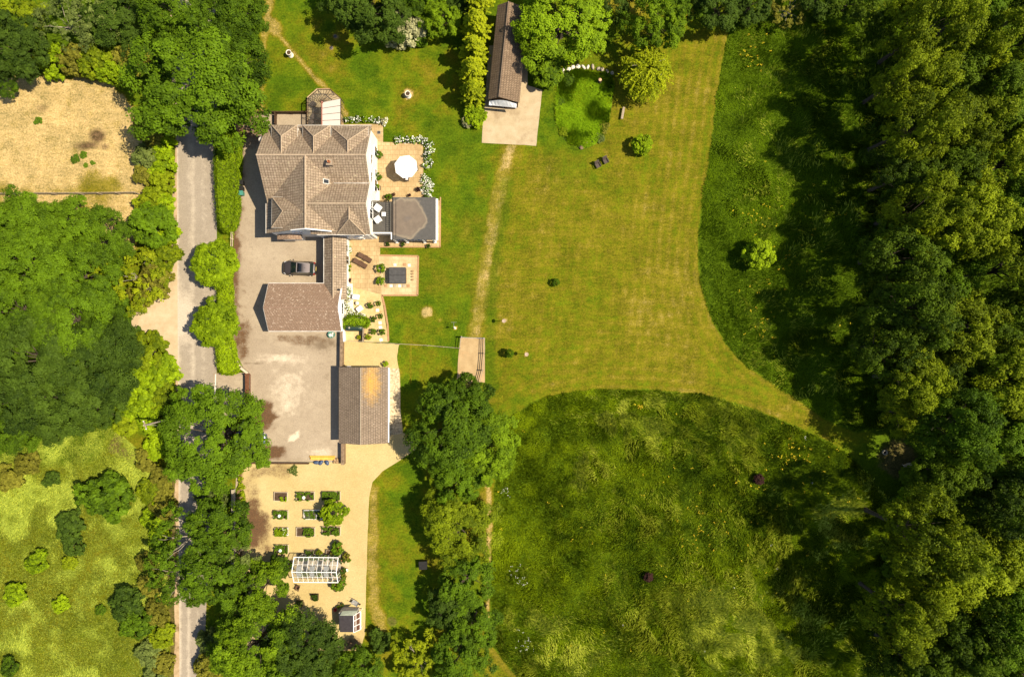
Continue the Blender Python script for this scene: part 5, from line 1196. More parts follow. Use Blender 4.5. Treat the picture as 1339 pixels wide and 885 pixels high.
def potted(px, py, r, mat, label, group=None, pot='terracotta', kind='pot', hs=1.0, name='potted_shrub', potr=None):
    x, y, _ = P(px, py, .5); s = r * .1 / .4; k = K[kind]
    o = thing(name, label, 'potted plant', (x, y, 0), rt.uniform(0, 6), group)
    pr = (potr or .22) * max(s, .6)
    b = MB(); b.lathe([(pr * .7, 0.02), (pr, .32), (pr * 1.1, .34), (pr * 1.1, .38), (pr * .9, .38), (pr * .85, .3)], n=14); b.build('pot', M[pot], o)
    f = bpy.data.objects.new('foliage', k.mesh(k.i % 2, mat)); k.i += 1; C.objects.link(f); f.parent = o; f.location = (0, 0, .28); f.scale = (s, s, s * hs)
    return o
tb = [(484.2, 399.5, 3.6), (494.6, 397, 3), (489, 417, 3.4), (497.2, 413.6, 3), (488.6, 434, 3.5), (500, 434.4, 3.8), (481.5, 440.3, 3.6)]
for i, (px, py, r) in enumerate(tb): potted(px, py, r, 'veg' if i < 6 else 'yellow', f'{"green" if i < 6 else "yellow-green"} potted shrub, {ORD[i]} from the top beside the stepping stones', 'potted shrubs beside the stepping stones', hs=1.25)
for i, (px, py) in enumerate(((497.6, 351), (498.3, 367.4))): potted(px, py, 5.2, 'lush', ['upper', 'lower'][i] + ' clipped green ball shrub left of the hot tub', 'ball shrubs beside the hot tub', 'stone')
for i, (px, py) in enumerate(((495.5, 203), (494.5, 231))): potted(px, py, 4.4, 'veg', ['upper', 'lower'][i] + ' green ball shrub against the white house wall', 'ball shrubs against the white wall', 'stone')
potted(508.5, 258.5, 4.4, 'oak', 'green shrub in the corner of the roof terrace wall and patio')
for i, (px, py) in enumerate(((507, 319), (527, 319.5), (560.5, 321.5))): potted(px, py, 2.6, 'dark', f'dark clipped ball pot plant, {ORD[i]} along the south front of the flat-roofed extension', 'dark ball plants before the extension', 'black')
for i, (px, py) in enumerate(((515, 254), (535, 255.2))): potted(px, py, 1.9, 'copper', ['left', 'right'][i] + ' small terracotta pot with a dry plant above the flat roof', 'small pots above the flat roof')
potted(546.5, 247.3, 2.6, 'copper', 'large round brown pot beside the white flowering clump', None, 'dark_wood', potr=.42)
potted(504.2, 476, 3.3, 'hedge', 'lone lime shrub in a pot on the gravel behind the garage')

# ---- reeds, meadow, pasture : uncounted growth
def blades(name, label, cat, poly, n, h, mat, pale=None, seed=1, w=.07, palef=None, excl=None, lean=.9, mats=None, z0=0.0, long=1.0, contrast=1.0):
    rng = np.random.default_rng(seed); pa = np.array(poly); lo, hi = pa.min(0), pa.max(0)
    q = rng.uniform(lo, hi, (int(n * 1.0), 2)); q = q[inside(q[:, 0], q[:, 1], poly)]
    if excl is not None: q = q[~excl(q)]
    x, y = q[:, 0], q[:, 1]; k = len(q)
    sw = fbm(x * .1, y * .1, seed + 2, 3) * 11 + fbm(x * .55, y * .55, seed + 3, 2) * 5; a = sw + rng.normal(size=k) * .4
    thick = fbm(x * .35, y * .35, seed + 4, 4); L_ = h * (.5 + 1.0 * thick) * rng.uniform(.6, 1.3, k)
    pk = (rng.uniform(size=k) < palef(x, y)) if pale else np.zeros(k, bool)
    L_ = np.where(pk, L_ * long, L_)
    le = np.clip(lean + pk * .25 + rng.normal(size=k) * .3, .1, 1.35)
    dx, dy = np.cos(a) * np.sin(le) * L_, np.sin(a) * np.sin(le) * L_; dz = np.cos(le) * L_
    ww = np.where(pk, w * .9, w); ca, sa = -np.sin(a) * ww * .5, np.cos(a) * ww * .5
    base = np.stack([x, y, np.full(k, z0)], 1)
    p0 = base + np.stack([ca, sa, np.zeros(k)], 1); p1 = base - np.stack([ca, sa, np.zeros(k)], 1)
    mid = base + np.stack([dx * .55, dy * .55, dz * .75], 1)
    m0 = mid - np.stack([ca, sa, np.zeros(k)], 1) * .8
    tip = base + np.stack([dx, dy, dz * .85], 1)
    v = np.stack([p0, p1, m0, tip], 1).reshape(-1, 3)
    tint = .55 * rng.uniform(size=k) + .1 + contrast * (.34 * (fbm(x * .12, y * .12, seed + 7, 4) - .5) * 2 + .3 * (fbm(x * .7, y * .7, seed + 9, 4) - .5) * 2) + .12
    mi = np.zeros(k, int)
    mi = pk.astype(int)
    me = np_mesh(name, v, 4, [L[mat]] + ([L[pale]] if pale else []), {'tint': tint}, mi)
    o = bpy.data.objects.new(name, me); C.objects.link(o); return tag(o, label, cat, None, 'stuff')
def ms_pale(x, y):
    n = fbm(x * .16, y * .16, 77, 4); m = fbm(x * .6, y * .35, 78, 3)
    px, py = x * 10 + 669.5, 442.5 - y * 10
    g = .9 * np.exp(-(((px - 900) / 90) ** 2 + ((py - 545) / 26) ** 2)) + .8 * np.exp(-(((px - 930) / 110) ** 2 + ((py - 810) / 55) ** 2)) + .5 * np.exp(-(((px - 860) / 60) ** 2 + ((py - 680) / 25) ** 2)) + .6 * np.exp(-(((px - 1010) / 50) ** 2 + ((py - 840) / 40) ** 2)) + .35 * np.exp(-(((px - 730) / 50) ** 2 + ((py - 860) / 25) ** 2))
    wx = x + 5 * fbm(x * .2, y * .2, 80, 3); st = fbm(wx * .8 + y * .2, y * .45, 81, 4)
    return np.clip(g * sstep(.36, .56, st) * 1.35 + .75 * sstep(.5, .66, n) * sstep(.45, .62, st), 0, .92)
blades('meadow_grass', 'long tufted grass of the lower meadow with paler lodged patches', 'meadow', rough_edge(pts(MEADOW_S), .5, .5, 5), 400000, .36, 'meadow', 'straw', 4, .06, lambda x, y: .62 * ms_pale(x, y), long=1.9, lean=.75, contrast=1.45)
blades('meadow_grass', 'long dark grass of the upper meadow strip beside the wood', 'meadow', rough_edge(pts(MEADOW_E), .5, .5, 6), 190000, .34, 'meadowd', 'straw', 6, .06, lambda x, y: np.clip(.12 * sstep(.45, .65, fbm(x * .6, y * .6, 91, 4)) * sstep(955, 985, x * 10 + 669.5), 0, 1), long=2.0, lean=.75, contrast=.7)
blades('rough_pasture', 'rough yellow-green weedy growth of the left pasture', 'pasture', pts([(-40, 560), (150, 560), (195, 600), (218, 660), (220, 900), (-40, 900)]), 170000, .24, 'rough', 'straw', 8, .065, lambda x, y: np.clip(.10 + .1 * sstep(.42, .6, fbm(x * .12, y * .12, 95, 4)), 0, 1), long=1.3, contrast=.15)
for nm_, pl_, sd_ in (('right-hand', [(1120, -60), (1480, -60), (1480, 940), (1120, 940), (1140, 760), (1185, 660), (1200, 580), (1150, 540), (1120, 420)], 31), ('left-hand', [(-60, 280), (90, 290), (160, 340), (165, 440), (140, 560), (-60, 590)], 32)):
    blades('woodland_undergrowth', f'dark undergrowth on the floor of the {nm_} wood', 'undergrowth', pts(pl_), 70000, .7, 'wood', None, sd_, .16, contrast=.6)
REED = smooth_poly([(735, 92), (748, 90), (772, 93), (796, 98), (803, 115), (800, 140), (795, 165), (786, 185), (765, 196), (745, 190), (732, 175), (728, 150), (729, 120)], 2)
sheet('reed_bed_soil', pts(REED), .012, noisy('wet_green_mud', (.03, .05, .006), (.07, .10, .012), 2, world=True))
blades('reed_bed', 'dense bright green reeds filling the old pond', 'reeds', pts(REED), 40000, .5, 'reed', 'meadow', 12, .07, lambda x, y: np.clip(1.6 * (fbm(x * .45, y * .45, 61, 4) - .38), 0, .8), lean=.85, contrast=.5)
for px, py, r, m, l in ((790, 166, 7, 'olive', 'brownish clump on the right rim of the reed bed'), (784, 180, 6.5, 'grey', 'grey-green clump at the lower right rim of the reed bed'), (737, 172, 6, 'yellow', 'yellow-green clump at the lower left rim of the reed bed'), (733, 133, 6, 'oak', 'dark clump on the left rim of the reed bed'), (744, 105, 8, 'oak', 'green clump at the upper left of the reed bed'), (793, 150, 5, 'yellow', 'small yellowish clump on the right rim of the reed bed')): bush(px, py, r, m, l, 'pond_plant', hs=.45, cat='plant')
def flowers(name, label, n, poly, cen, seed, mat='ragwort', s=.062, zz=.5):
    rng = np.random.default_rng(seed); P_ = []
    for cx, cy, sd, k in cen: P_.append(rng.normal((X(cx), Y(cy)), sd * .1, (k, 2)))
    pa = np.array(poly); P_.append(rng.uniform(pa.min(0), pa.max(0), (n, 2))); q = np.concatenate(P_); q = q[inside(q[:, 0], q[:, 1], poly)]
    q = q.repeat(3, 0) + rng.normal(size=(len(q) * 3, 2)) * .09
    p = np.column_stack([q, rng.uniform(zz * .7, zz * 1.2, len(q))])
    me = np_mesh(name, leaf_quads(rng, p, unit(np.array([0, 0, 1.]) + rng.normal(size=p.shape) * .3), s * rng.uniform(.6, 1.4, len(p)), .9), 4, [L[mat]], {'tint': rng.uniform(size=len(p))})
    o = bpy.data.objects.new(name, me); C.objects.link(o); tag(o, label, 'wildflowers', None, 'stuff')
flowers('wildflowers', 'yellow ragwort heads scattered through the lower meadow', 45, pts(MEADOW_S), [(1032, 592, 12, 25), (1040, 615, 25, 18), (915, 700, 12, 14), (835, 531, 2, 10), (960, 640, 60, 16), (900, 760, 60, 12)], 3)
flowers('wildflowers', 'yellow ragwort heads in the upper meadow strip', 25, pts(MEADOW_E), [(990, 70, 14, 20), (985, 280, 14, 16), (1000, 320, 10, 8), (1060, 290, 25, 12), (1030, 340, 12, 10), (995, 395, 15, 12), (1000, 430, 12, 12)], 5)
flowers('wildflowers', 'tiny white flowers near the track side of the lower meadow', 10, pts(MEADOW_S), [(680, 755, 7, 16), (690, 840, 8, 16), (663, 640, 5, 8)], 9, 'flower', .035)
for i, (px, py, r) in enumerate(((50, 158, 5, ), (109, 203, 4.5), (98, 208, 5.5), (121, 213, 3), (112, 216, 3))):
    bush(px, py, r, 'veg', f'low green weed, {ORD[i]} from the left in the parched paddock' if i != 1 else 'low green weed right next to the largest weed in the parched paddock', 'weed', 'weeds in the parched paddock', hs=.4, cat='weed')

# ================================================================== VEHICLES
def car(label, px, py, rz, paint, roofm, L_=4.3, W=1.84, H=1.6):
    o = thing('parked_car', label, 'car', P(px, py, 0), rz)          # front towards +x
    def ring(x, w, zs, f):   # lower body section: closed loop over y
        hw = w / 2
        return [(x, -hw * .86, .22), (x, -hw, .42), (x, -hw, zs * .72), (x, -hw * .93, zs), (x, -hw * .5, zs + f), (x, 0, zs + f * 1.3), (x, hw * .5, zs + f), (x, hw * .93, zs), (x, hw, zs * .72), (x, hw, .42), (x, hw * .86, .22)]
    h = L_ / 2
    secs = [(h, W * .62, .58, .02), (h - .12, W * .8, .72, .03), (h - .45, W * .95, .84, .04), (h - 1.0, W * .99, .93, .05), (h - 1.35, W, .97, .05), (.0, W, .98, .03), (-.9, W, 1.0, .03), (-h + .5, W * .98, 1.02, .03), (-h + .15, W * .9, .98, .03), (-h, W * .78, .85, .02)]
    vs = []; n = 11
    for s in secs: vs += ring(*s)
    fs = [list(range(n))[::-1], [len(vs) - n + i for i in range(n)]]
    for k in range(len(secs) - 1):
        for i in range(n): fs.append([k * n + i, k * n + (i + 1) % n, (k + 1) * n + (i + 1) % n, (k + 1) * n + i])
    b = MB(); b.add(vs, fs, 0, True); body = b.build('body', M[paint], o)
    sm = body.modifiers.new('smooth', 'SUBSURF'); sm.levels = 1; sm.render_levels = 2
    # glasshouse
    ws, rs = [h - 1.12, h - 2.0], [-h + .62, -h + .22]
    lo = [(ws[0], W * .84), (.1, W * .9), (rs[1] + .02, W * .8)]; up = [(ws[1], W * .68), (0, W * .72), (rs[0], W * .66)]
    v = []
    for (x, w) in lo: v += [(x, -w / 2, .97), (x, w / 2, .97)]
    for (x, w) in up: v += [(x, -w / 2, H - .05), (x, w / 2, H - .05)]
    b = MB(); b.add(v, [[0, 1, 7, 6], [0, 6, 8, 2], [2, 8, 10, 4], [1, 3, 9, 7], [3, 5, 11, 9], [4, 10, 11, 5], [6, 7, 9, 8], [8, 9, 11, 10]]); gl = b.build('windows', M['carglass'], o)
    b = MB(); r = [(ws[1] - .02, W * .66), (ws[1] - .3, W * .7), (0, W * .72), (rs[0] + .2, W * .68), (rs[0] - .1, W * .6)]; v = []
    for (x, w) in r: v += [(x, -w / 2, H - .04), (x, -w * .38, H + .0), (x, w * .38, H + .0), (x, w / 2, H - .04)]
    b.add(v, [[k * 4 + i, k * 4 + i + 1, k * 4 + 5 + i, k * 4 + 4 + i] for k in range(4) for i in range(3)], 0, True); rf = b.build('roof', M[roofm], o)
    b = MB()
    for s in (-1, 1): b.tube((ws[1] - .25, s * W * .34, H + .03), (rs[0] + .1, s * W * .33, H + .03), .022, n=6)
    b.build('roof_rail', M['metal'], rf)
    b = MB(); b.tube((-.9, 0, H), (-1.05, 0, H + .12), .02); b.build('aerial', M['black'], rf)
    b = MB()
    for s in (-1, 1):
        b.path([(ws[0], s * W * .41, .99), (ws[1], s * W * .335, H - .03)], [.045, .04], 6); b.path([(rs[1] + .02, s * W * .4, .99), (rs[0], s * W * .33, H - .03)], [.06, .06], 6)
    b.build('pillars', M[paint], o)
    for s in (-1, 1):
        b = MB(); b.box((h - .3, s * W * .38, .66), (.3, .2, .12), s * -.6, bev=.04); b.build('headlight', M['lamp_clear'], o)
        b = MB(); b.box((-h + .16, s * W * .39, .84), (.22, .22, .3), s * .5, bev=.04); b.build('tail_light', M['lamp_red'], o)
        b = MB(); b.box((ws[0] - .3, s * (W / 2 + .09), 1.03), (.14, .22, .15), bev=.04); b.build('wing_mirror', M[paint], o)
        for x in (h - .82, -h + .82):
            b = MB(); b.tube((x, s * (W / 2 - .2), .33), (x, s * (W / 2 + .01), .33), .33, n=18); w = b.build('wheel', M['tyre'], o)
            b = MB(); b.tube((x, s * (W / 2 - .02), .33), (x, s * (W / 2 + .025), .33), .2, n=12); b.build('rim', M['rim'], w)
    b = MB(); b.box((-h - .0, 0, .62), (.05, .52, .12)); b.build('number_plate', M['plate'], o)
    b = MB(); b.box((-h + .12, 0, .5), (.3, W * .8, .16), bev=.05); b.build('bumper', M['black'], o)
    b = MB(); b.tube((ws[0] + .03, -.5, 1.02), (ws[0] - .1, .15, 1.08), .012, n=5); b.tube((ws[0] + .03, .1, 1.02), (ws[0] - .1, .7, 1.08), .012, n=5); b.build('wiper', M['black'], o)
    return o
car('dark bronze estate car parked in the yard between the house and the low wing', 393.5, 351.3, math.pi + R(-2.5), 'carpaint', 'carroof_glare')
car('blue car half hidden under the oak at the edge of the yard', 330, 572.5, R(-2), 'bluepaint', 'blueroof', 4.2, 1.75, 1.5)

# ================================================================== GARDEN FURNITURE
def parasol():
    zc = 2.45; x, y, _ = P(530.8, 218, zc)
    o = thing('parasol', 'large white octagonal parasol open over the patio table', 'parasol', (x, y, 0), R(8))
    b = MB(); n = 8; r = 1.5; b.add([(0, 0, zc + .32)] + [(r * math.cos(math.pi * 2 * (i + .5) / n), r * math.sin(math.pi * 2 * (i + .5) / n), zc - .05) for i in range(n)] + [(r * .99 * math.cos(math.pi * 2 * (i + .5) / n), r * .99 * math.sin(math.pi * 2 * (i + .5) / n), zc - .2) for i in range(n)],
        [[0, 1 + i, 1 + (i + 1) % n] for i in range(n)] + [[1 + i, 1 + n + i, 1 + n + (i + 1) % n, 1 + (i + 1) % n] for i in range(n)]); b.build('canopy', M['white'], o)
    b = MB(); b.lathe([(0, zc + .3), (.16, zc + .31), (.1, zc + .37), (0, zc + .4)], n=8); b.build('finial', M['white'], o)
    b = MB(); b.tube((0, 0, 0), (0, 0, zc + .3), .03); b.build('pole', M['metal'], o)
    for i in range(n):
        a = math.pi * 2 * (i + .5) / n; b = MB(); b.tube((0, 0, zc + .27), (1.46 * math.cos(a), 1.46 * math.sin(a), zc - .08), .012, n=5); b.build('rib', M['metal'], o)
    b = MB(); b.box((0, 0, .05), (.6, .6, .1), bev=.03); b.build('base', M['stone'], o)
    return x, y
pxx, pyy = parasol()
def garden_table(x, y, r, label, mat='wicker', h=.72):
    o = thing('garden_table', label, 'table', (x, y, 0)); b = MB(); b.lathe([(r - .03, h - .04), (r, h - .02), (r, h), (0, h)], n=20); b.build('table_top', M[mat], o)
    for k in range(4):
        a = k * math.pi / 2 + .7; b = MB(); b.tube((r * .7 * math.cos(a), r * .7 * math.sin(a), 0), (r * .6 * math.cos(a), r * .6 * math.sin(a), h - .04), .03, n=6); b.build('leg', M[mat], o)
    return o
garden_table(pxx + .05, pyy, .62, 'round table under the white parasol')
def armchair(x, y, rz, label, group, mat, cush, w=.75, d=.75, back=.85, recline=.25, name='garden_armchair', z=0.0):
    o = thing(name, label, 'chair', (x, y, z), rz, group)     # faces +x
    b = MB(); b.box((0, 0, .34), (d * .86, w * .86, .1), bev=.03); b.build('seat', M[mat], o)
    if cush:
        b = MB(); b.box((.02, 0, .43), (d * .74, w * .66, .11), bev=.05); b.build('cushion', M[cush], o)
    b = MB(); b.box((-d * .42 - recline * .3, 0, .36 + (back - .36) / 2), (.1, w * .94, back - .3), tilt=(0, -recline), bev=.03); b.build('backrest', M[mat], o)
    for s in (-1, 1):
        b = MB(); b.box((0, s * w * .45, .56), (d * .9, .09, .08), bev=.02); b.build('armrest', M[mat], o)
        for xx in (-1, 1): b = MB(); b.tube((xx * d * .38, s * w * .42, 0), (xx * d * .38, s * w * .42, .54), .03, n=6); b.build('leg', M[mat], o)
    return o
for i, (dx, dy) in enumerate(((.95, .25), (-.2, -1.05), (-.95, .45), (.25, 1.0))):
    a = math.atan2(-dy, -dx); armchair(pxx + dx, pyy + dy, a, ['chair on the lawn side of the parasol table', 'chair sticking out below the white parasol', 'chair on the house side of the parasol table', 'chair above the parasol table'][i], 'chairs round the parasol table', 'dwicker', 'cream', .58, .58, .9, .12)
zt = 3.0
for i, (px, py, a) in enumerate(((494.6, 272.3, -35), (494.6, 287, 35))):
    x, y, _ = P(px, py, 3.45); armchair(x, y, R(a), ['upper', 'lower'][i] + ' cream cushioned armchair on the roof terrace', 'armchairs on the roof terrace', 'cream', 'cream', .8, .8, .75, .15, z=zt)
def side_table(px, py, label, mat, z=0.0, s=.5, h=.42):
    x, y, _ = P(px, py, z + h); o = thing('side_table', label, 'table', (x, y, z)); b = MB(); b.box((0, 0, h - .03), (s, s, .06), bev=.02); b.build('table_top', M[mat], o)
    for sx in (-1, 1):
        for sy in (-1, 1): b = MB(); b.box((sx * s * .42, sy * s * .42, (h - .06) / 2), (.05, .05, h - .06)); b.build('leg', M[mat], o)
side_table(501.6, 280, 'small white square table between the roof terrace armchairs', 'white', zt)
armchair(*P(466.3, 388.4, .4)[:2], R(-8), 'upper white armchair beside the pebble bed', 'white armchairs by the pebble bed', 'white', 'cream', .62, .8, .7, .2)
armchair(*P(471, 403.4, .4)[:2], R(38), 'lower white armchair beside the pebble bed', 'white armchairs by the pebble bed', 'white', 'cream', .62, .72, .7, .2)
o = thing('stone_drum_table', 'small round stone table between the two white armchairs', 'table', P(468, 396.6, 0)); MB().lathe([(.2, 0), (.17, .05), (.16, .36), (.24, .4), (.25, .45), (0, .46)], n=16).build('pedestal', M['stone'], o); MB().lathe([(.25, .46), (.25, .49), (0, .495)], n=16).build('table_top', M['palestone'], o)
def lounger(px, py, rz, label):
    x, y, _ = P(px, py, .35); o = thing('sun_lounger', label, 'sun lounger', (x, y, 0), rz, 'brown sun loungers on the patio')   # head towards -x
    b = MB(); b.box((.3, 0, .3), (1.25, .62, .08), bev=.02); b.build('seat', M['wicker'], o)
    b = MB(); b.box((-.62, 0, .45), (.75, .62, .08), tilt=(0, .42), bev=.02); b.build('backrest', M['wicker'], o)
    b = MB(); b.box((.3, 0, .37), (1.2, .56, .07), bev=.03); b.box((-.6, 0, .52), (.7, .56, .07), tilt=(0, .42), bev=.03); b.build('cushion', M['wicker'], o)
    for sx in (-.75, .8):
        for s in (-1, 1): b = MB(); b.box((sx, s * .28, .14), (.06, .06, .28)); b.build('leg', M['wicker'], o)
    for s in (-1, 1): b = MB(); b.box((.1, s * .33, .42), (.45, .06, .05), bev=.01); b.build('armrest', M['wicker'], o)
lounger(477.3, 337, R(-30), 'upper brown sun lounger on the patio below the house'); lounger(471.2, 344.5, R(-30), 'lower brown sun lounger on the patio below the house')
for i, (px, py) in enumerate(((782, 216.3), (792.2, 210.7))):
    armchair(*P(px, py, .4)[:2], R(-62), ['left', 'right'][i] + ' dark reclining chair of the pair on the mown field', 'dark reclining chairs on the mown field', 'dwicker', None, .68, .66, .95, .42, 'reclining_chair')
def hot_tub():
    x, y, _ = P(519.5, 360, .9); o = thing('hot_tub', 'square hot tub under a dark grey folding cover', 'hot tub', (x, y, 0))
    b = MB(); b.box((0, 0, .4), (2.1, 2.05, .8), bev=.08); b.build('cabinet', M['dark_wood'], o)
    for s in (-1, 1): b = MB(); b.box((0, s * .525, .86), (2.16, 1.045, .1), tilt=(s * -.03, 0), bev=.04); b.build('cover', M['cover'], o)
    b = MB(); b.path([(-1.02, -.95, .7), (-1.3, -.95, .9), (-1.3, .6, .9), (-1.02, .6, .7)], .03); b.box((-1.16, -.1, .8), (.12, 1.6, .1)); b.build('cover_lifter', M['black'], o)
hot_tub()
sq = [(504.6, 373.4, 0), (511.4, 373.8, 2), (516.5, 373.6, 1), (522.5, 373.8, 2), (528, 373.6, 1), (534, 373.7, 0), (529, 346, 0), (535, 347, 2), (516.5, 346.5, 2)]
for i, (px, py, m) in enumerate(sq):
    b = MB(); b.box((0, 0, .03), (.4, .38, .06), .05 * (i % 3), bev=.015); o = b.build('paving_slab', [M['brick'], M['stone'], M['palestone']][m]); o.location = (X(px), Y(py), .026)
    tag(o, (f'small square slab, {ORD[i]} from the left in the row below the hot tub' if i < 6 else f'small {["reddish", "", "pale"][m]} slab above the hot tub, {["second from right", "rightmost", "leftmost"][i - 6]}'), 'paving slab', 'slabs round the hot tub')
for i, py in enumerate((355, 358.5, 362, 366)):
    b = MB(); b.tube((-.14, 0, .1), (.14, .02, .1), .1, n=9); o = b.build('cut_log', M['log']); o.location = (X(539.5), Y(py), .026); tag(o, f'short log, {ORD[i]} from the top in the little row right of the hot tub', 'log', 'logs beside the hot tub')
for i, (px, py) in enumerate(((493.6, 405.6), (497, 422), (497.4, 428), (498.2, 444.3))):
    b = MB(); b.box((0, 0, .02), (.44, .42, .05), .1 * i, bev=.015); o = b.build('stepping_stone', M['palestone']); o.location = (X(px), Y(py), .026); tag(o, f'white square stepping stone, {ORD[i]} from the top among the potted shrubs', 'stepping stone', 'white stepping stones')
# white storage bench and planter at the east wall
x, y, _ = P(493.2, 256.5, .5); o = thing('storage_bench', 'white bench box against the white wall above the roof terrace', 'bench', (x, y, 0))
b = MB(); b.box((0, 0, .3), (.52, 1.25, .52), bev=.03); b.build('box', M['white'], o); b = MB(); b.box((0, 0, .58), (.56, 1.3, .05), bev=.02); b.build('lid', M['white'], o); b = MB(); b.box((.3, .35, .48), (.05, 2.0, .06)); b.build('rail', M['pale_wood'], o)
x, y, _ = P(494.4, 245.5, .3); o = thing('planter', 'black square planter with a lime plant above the white bench', 'planter', (x, y, 0))
b = MB(); b.box((0, 0, .2), (.55, .6, .4), bev=.03); b.build('box', M['black'], o); f = bpy.data.objects.new('foliage', K['pot'].mesh(0, 'hedge')); C.objects.link(f); f.parent = o; f.location = (0, .1, .38); f.scale = (.6, .6, .8)
o = thing('drain_cover', 'dark square drain cover in the paving at the house corner', 'drain cover', (X(495.5), Y(173.5), .02)); MB().box((0, 0, .012), (.46, .44, .024)).build('frame', M['stone'], o); MB().box((0, 0, .03), (.38, .36, .02)).build('lid', M['cover'], o)

# oil tank and its enclosure
x, y, _ = P(463, 428.6, 1.1); o = thing('oil_tank', 'dark green horizontal oil tank in the small enclosure by the low wing', 'tank', (x, y, 0))
b = MB(); prof = []; 
n = 14; vs = []; 
for k, (xx, s) in enumerate(((-1.05, .8), (-.98, .96), (-.5, 1), (0, 1.0), (.5, 1), (.98, .96), (1.05, .8))):
    for i in range(n): a = 2 * math.pi * i / n; vs.append((xx, .44 * s * math.cos(a), .75 + .55 * s * math.sin(a)))
b.add(vs, [[k * n + i, k * n + (i + 1) % n, (k + 1) * n + (i + 1) % n, (k + 1) * n + i] for k in range(6) for i in range(n)] + [list(range(n))[::-1], list(range(6 * n, 7 * n))], 0, True); b.build('tank_body', M['tank'], o)
MB().lathe([(.13, 0), (.14, .06), (0, .08)], (-.6, 0, 1.28), 12).build('filler_cap', M['lead'], o)
b = MB(); b.box((-.6, 0, .12), (.25, .8, .24)); b.box((.6, 0, .12), (.25, .8, .24)); b.build('support', M['stone'], o)
potted(469.5, 441, 2.6, 'gold', 'small plant in an orange glazed pot in the tank enclosure', None, 'orange')
o = thing('garden_sack', 'teal tub heaped with rubbish by the low wing in the yard', 'tub', P(434.3, 437.4, 0)); MB().lathe([(.4, 0), (.46, .3), (.47, .5), (.4, .5), (.38, .35)], n=10).build('tub', M['teal'], o)
rngd = random.Random(4); b = MB()
for k in range(12): b.box((rngd.uniform(-.25, .25), rngd.uniform(-.25, .25), .42 + rngd.uniform(0, .15)), (.2, .16, .12), rngd.uniform(0, 3), bev=.03)
b.build('contents', M['palestone'], o)
# wheelie bins
for i, (px, py, m) in enumerate(((314, 238.5, 'black'), (314, 245.8, 'black'), (314, 252.2, 'tank'))):
    x, y, _ = P(px, py, 1.0); o = thing('wheelie_bin', ['upper black wheelie bin against the clipped hedge', 'middle black wheelie bin against the clipped hedge', 'green wheelie bin, lowest of three against the clipped hedge'][i], 'bin', (x, y, 0), 0, 'wheelie bins by the hedge')
    b = MB(); vs = [(sx * w, sy * w, z) for z, w in ((.06, .22), (.95, .29)) for sx, sy in ((1, 1), (-1, 1), (-1, -1), (1, -1))]; b.add(vs, [[3, 2, 1, 0], [4, 5, 6, 7]] + [[k, (k + 1) % 4, 4 + (k + 1) % 4, 4 + k] for k in range(4)]); b.build('body', M[m if m != 'tank' else 'teal'], o)
    b = MB(); b.box((.02, 0, 1.0), (.62, .6, .07), bev=.03); b.build('lid', M[m if m != 'tank' else 'teal'], o)
    b = MB(); b.tube((-.3, -.24, .98), (-.3, .24, .98), .025); b.build('handle', M['black'], o)
    for s in (-1, 1): b = MB(); b.tube((-.22, s * .22, .1), (-.22, s * .28, .1), .1, n=10); b.build('wheel', M['tyre'], o)

# ================================================================== FENCES, GATES, WALLS
def fence(name, label, line, h=1.15, post='grey_wood', rail='grey_wood', rails=(.45, .85, 1.1), gap=2.2, pw=.12, rh=.1, board=False, cat='fence', z0=0):
    P_ = [Vector((X(a), Y(c), z0)) for a, c in line]; base = P_[0].copy(); o = thing(name, label, cat, base)
    for a, c in zip(P_[:-1], P_[1:]):
        d = c - a; n = max(1, round(d.length / gap)); ang = math.atan2(d.y, d.x)
        for k in range(n + (1 if c is P_[-1] else 0)):
            q = a + d * (k / n) - base; b = MB(); b.box((q.x, q.y, h / 2), (pw, pw, h), ang, bev=.015); b.build('post', M[post], o)
        m = (a + c) / 2 - base
        for zz in rails: b = MB(); b.box((m.x - .05 * math.sin(ang), m.y + .05 * math.cos(ang), zz), (d.length + .06, .05, rh), ang); b.build('rail', M[rail], o)
        if board: b = MB(); b.box((m.x, m.y, h * .48), (d.length, .04, h * .9), ang); b.build('board_panel', M[rail], o)
    return o
fence('post_and_rail_fence', 'weathered post and rail fence across the parched paddock', [(-30, 256), (40, 255), (110, 255), (182, 254)], 1.15, gap=2.8)
fence('board_fence', 'dark board fence between the yard corner and the conservatory', [(337, 149), (362, 149.5), (403, 149.5)], 1.0, 'dark_wood', 'dark_wood', (.98,), 2.2, board=True)
fence('board_fence', 'short dark fence running down to the north-west corner of the house', [(362, 151), (362, 164)], 1.0, 'dark_wood', 'dark_wood', (.98,), 1.3, board=True)
fence('wire_fence', 'thin grey rail fence across the lawn from the tank enclosure to the gate pad', [(449, 446), (475, 447), (523, 450), (560, 452), (601, 455.5)], .95, 'grey_wood', 'grey_wood', (.5, .92), 2.6, .08, .06)
fence('rail_fence', 'short fence turning up beside the gate pad', [(602, 455.5), (604, 440)], 1.05, 'grey_wood', 'grey_wood', (.5, 1.0), 1.5, .1, .08)
fence('rail_fence', 'post and rail fence down the right side of the gate pad', [(633.5, 442), (633, 462), (631, 484), (627, 500)], 1.15, 'grey_wood', 'grey_wood', (.4, .75, 1.1), 1.8, .12, .09)
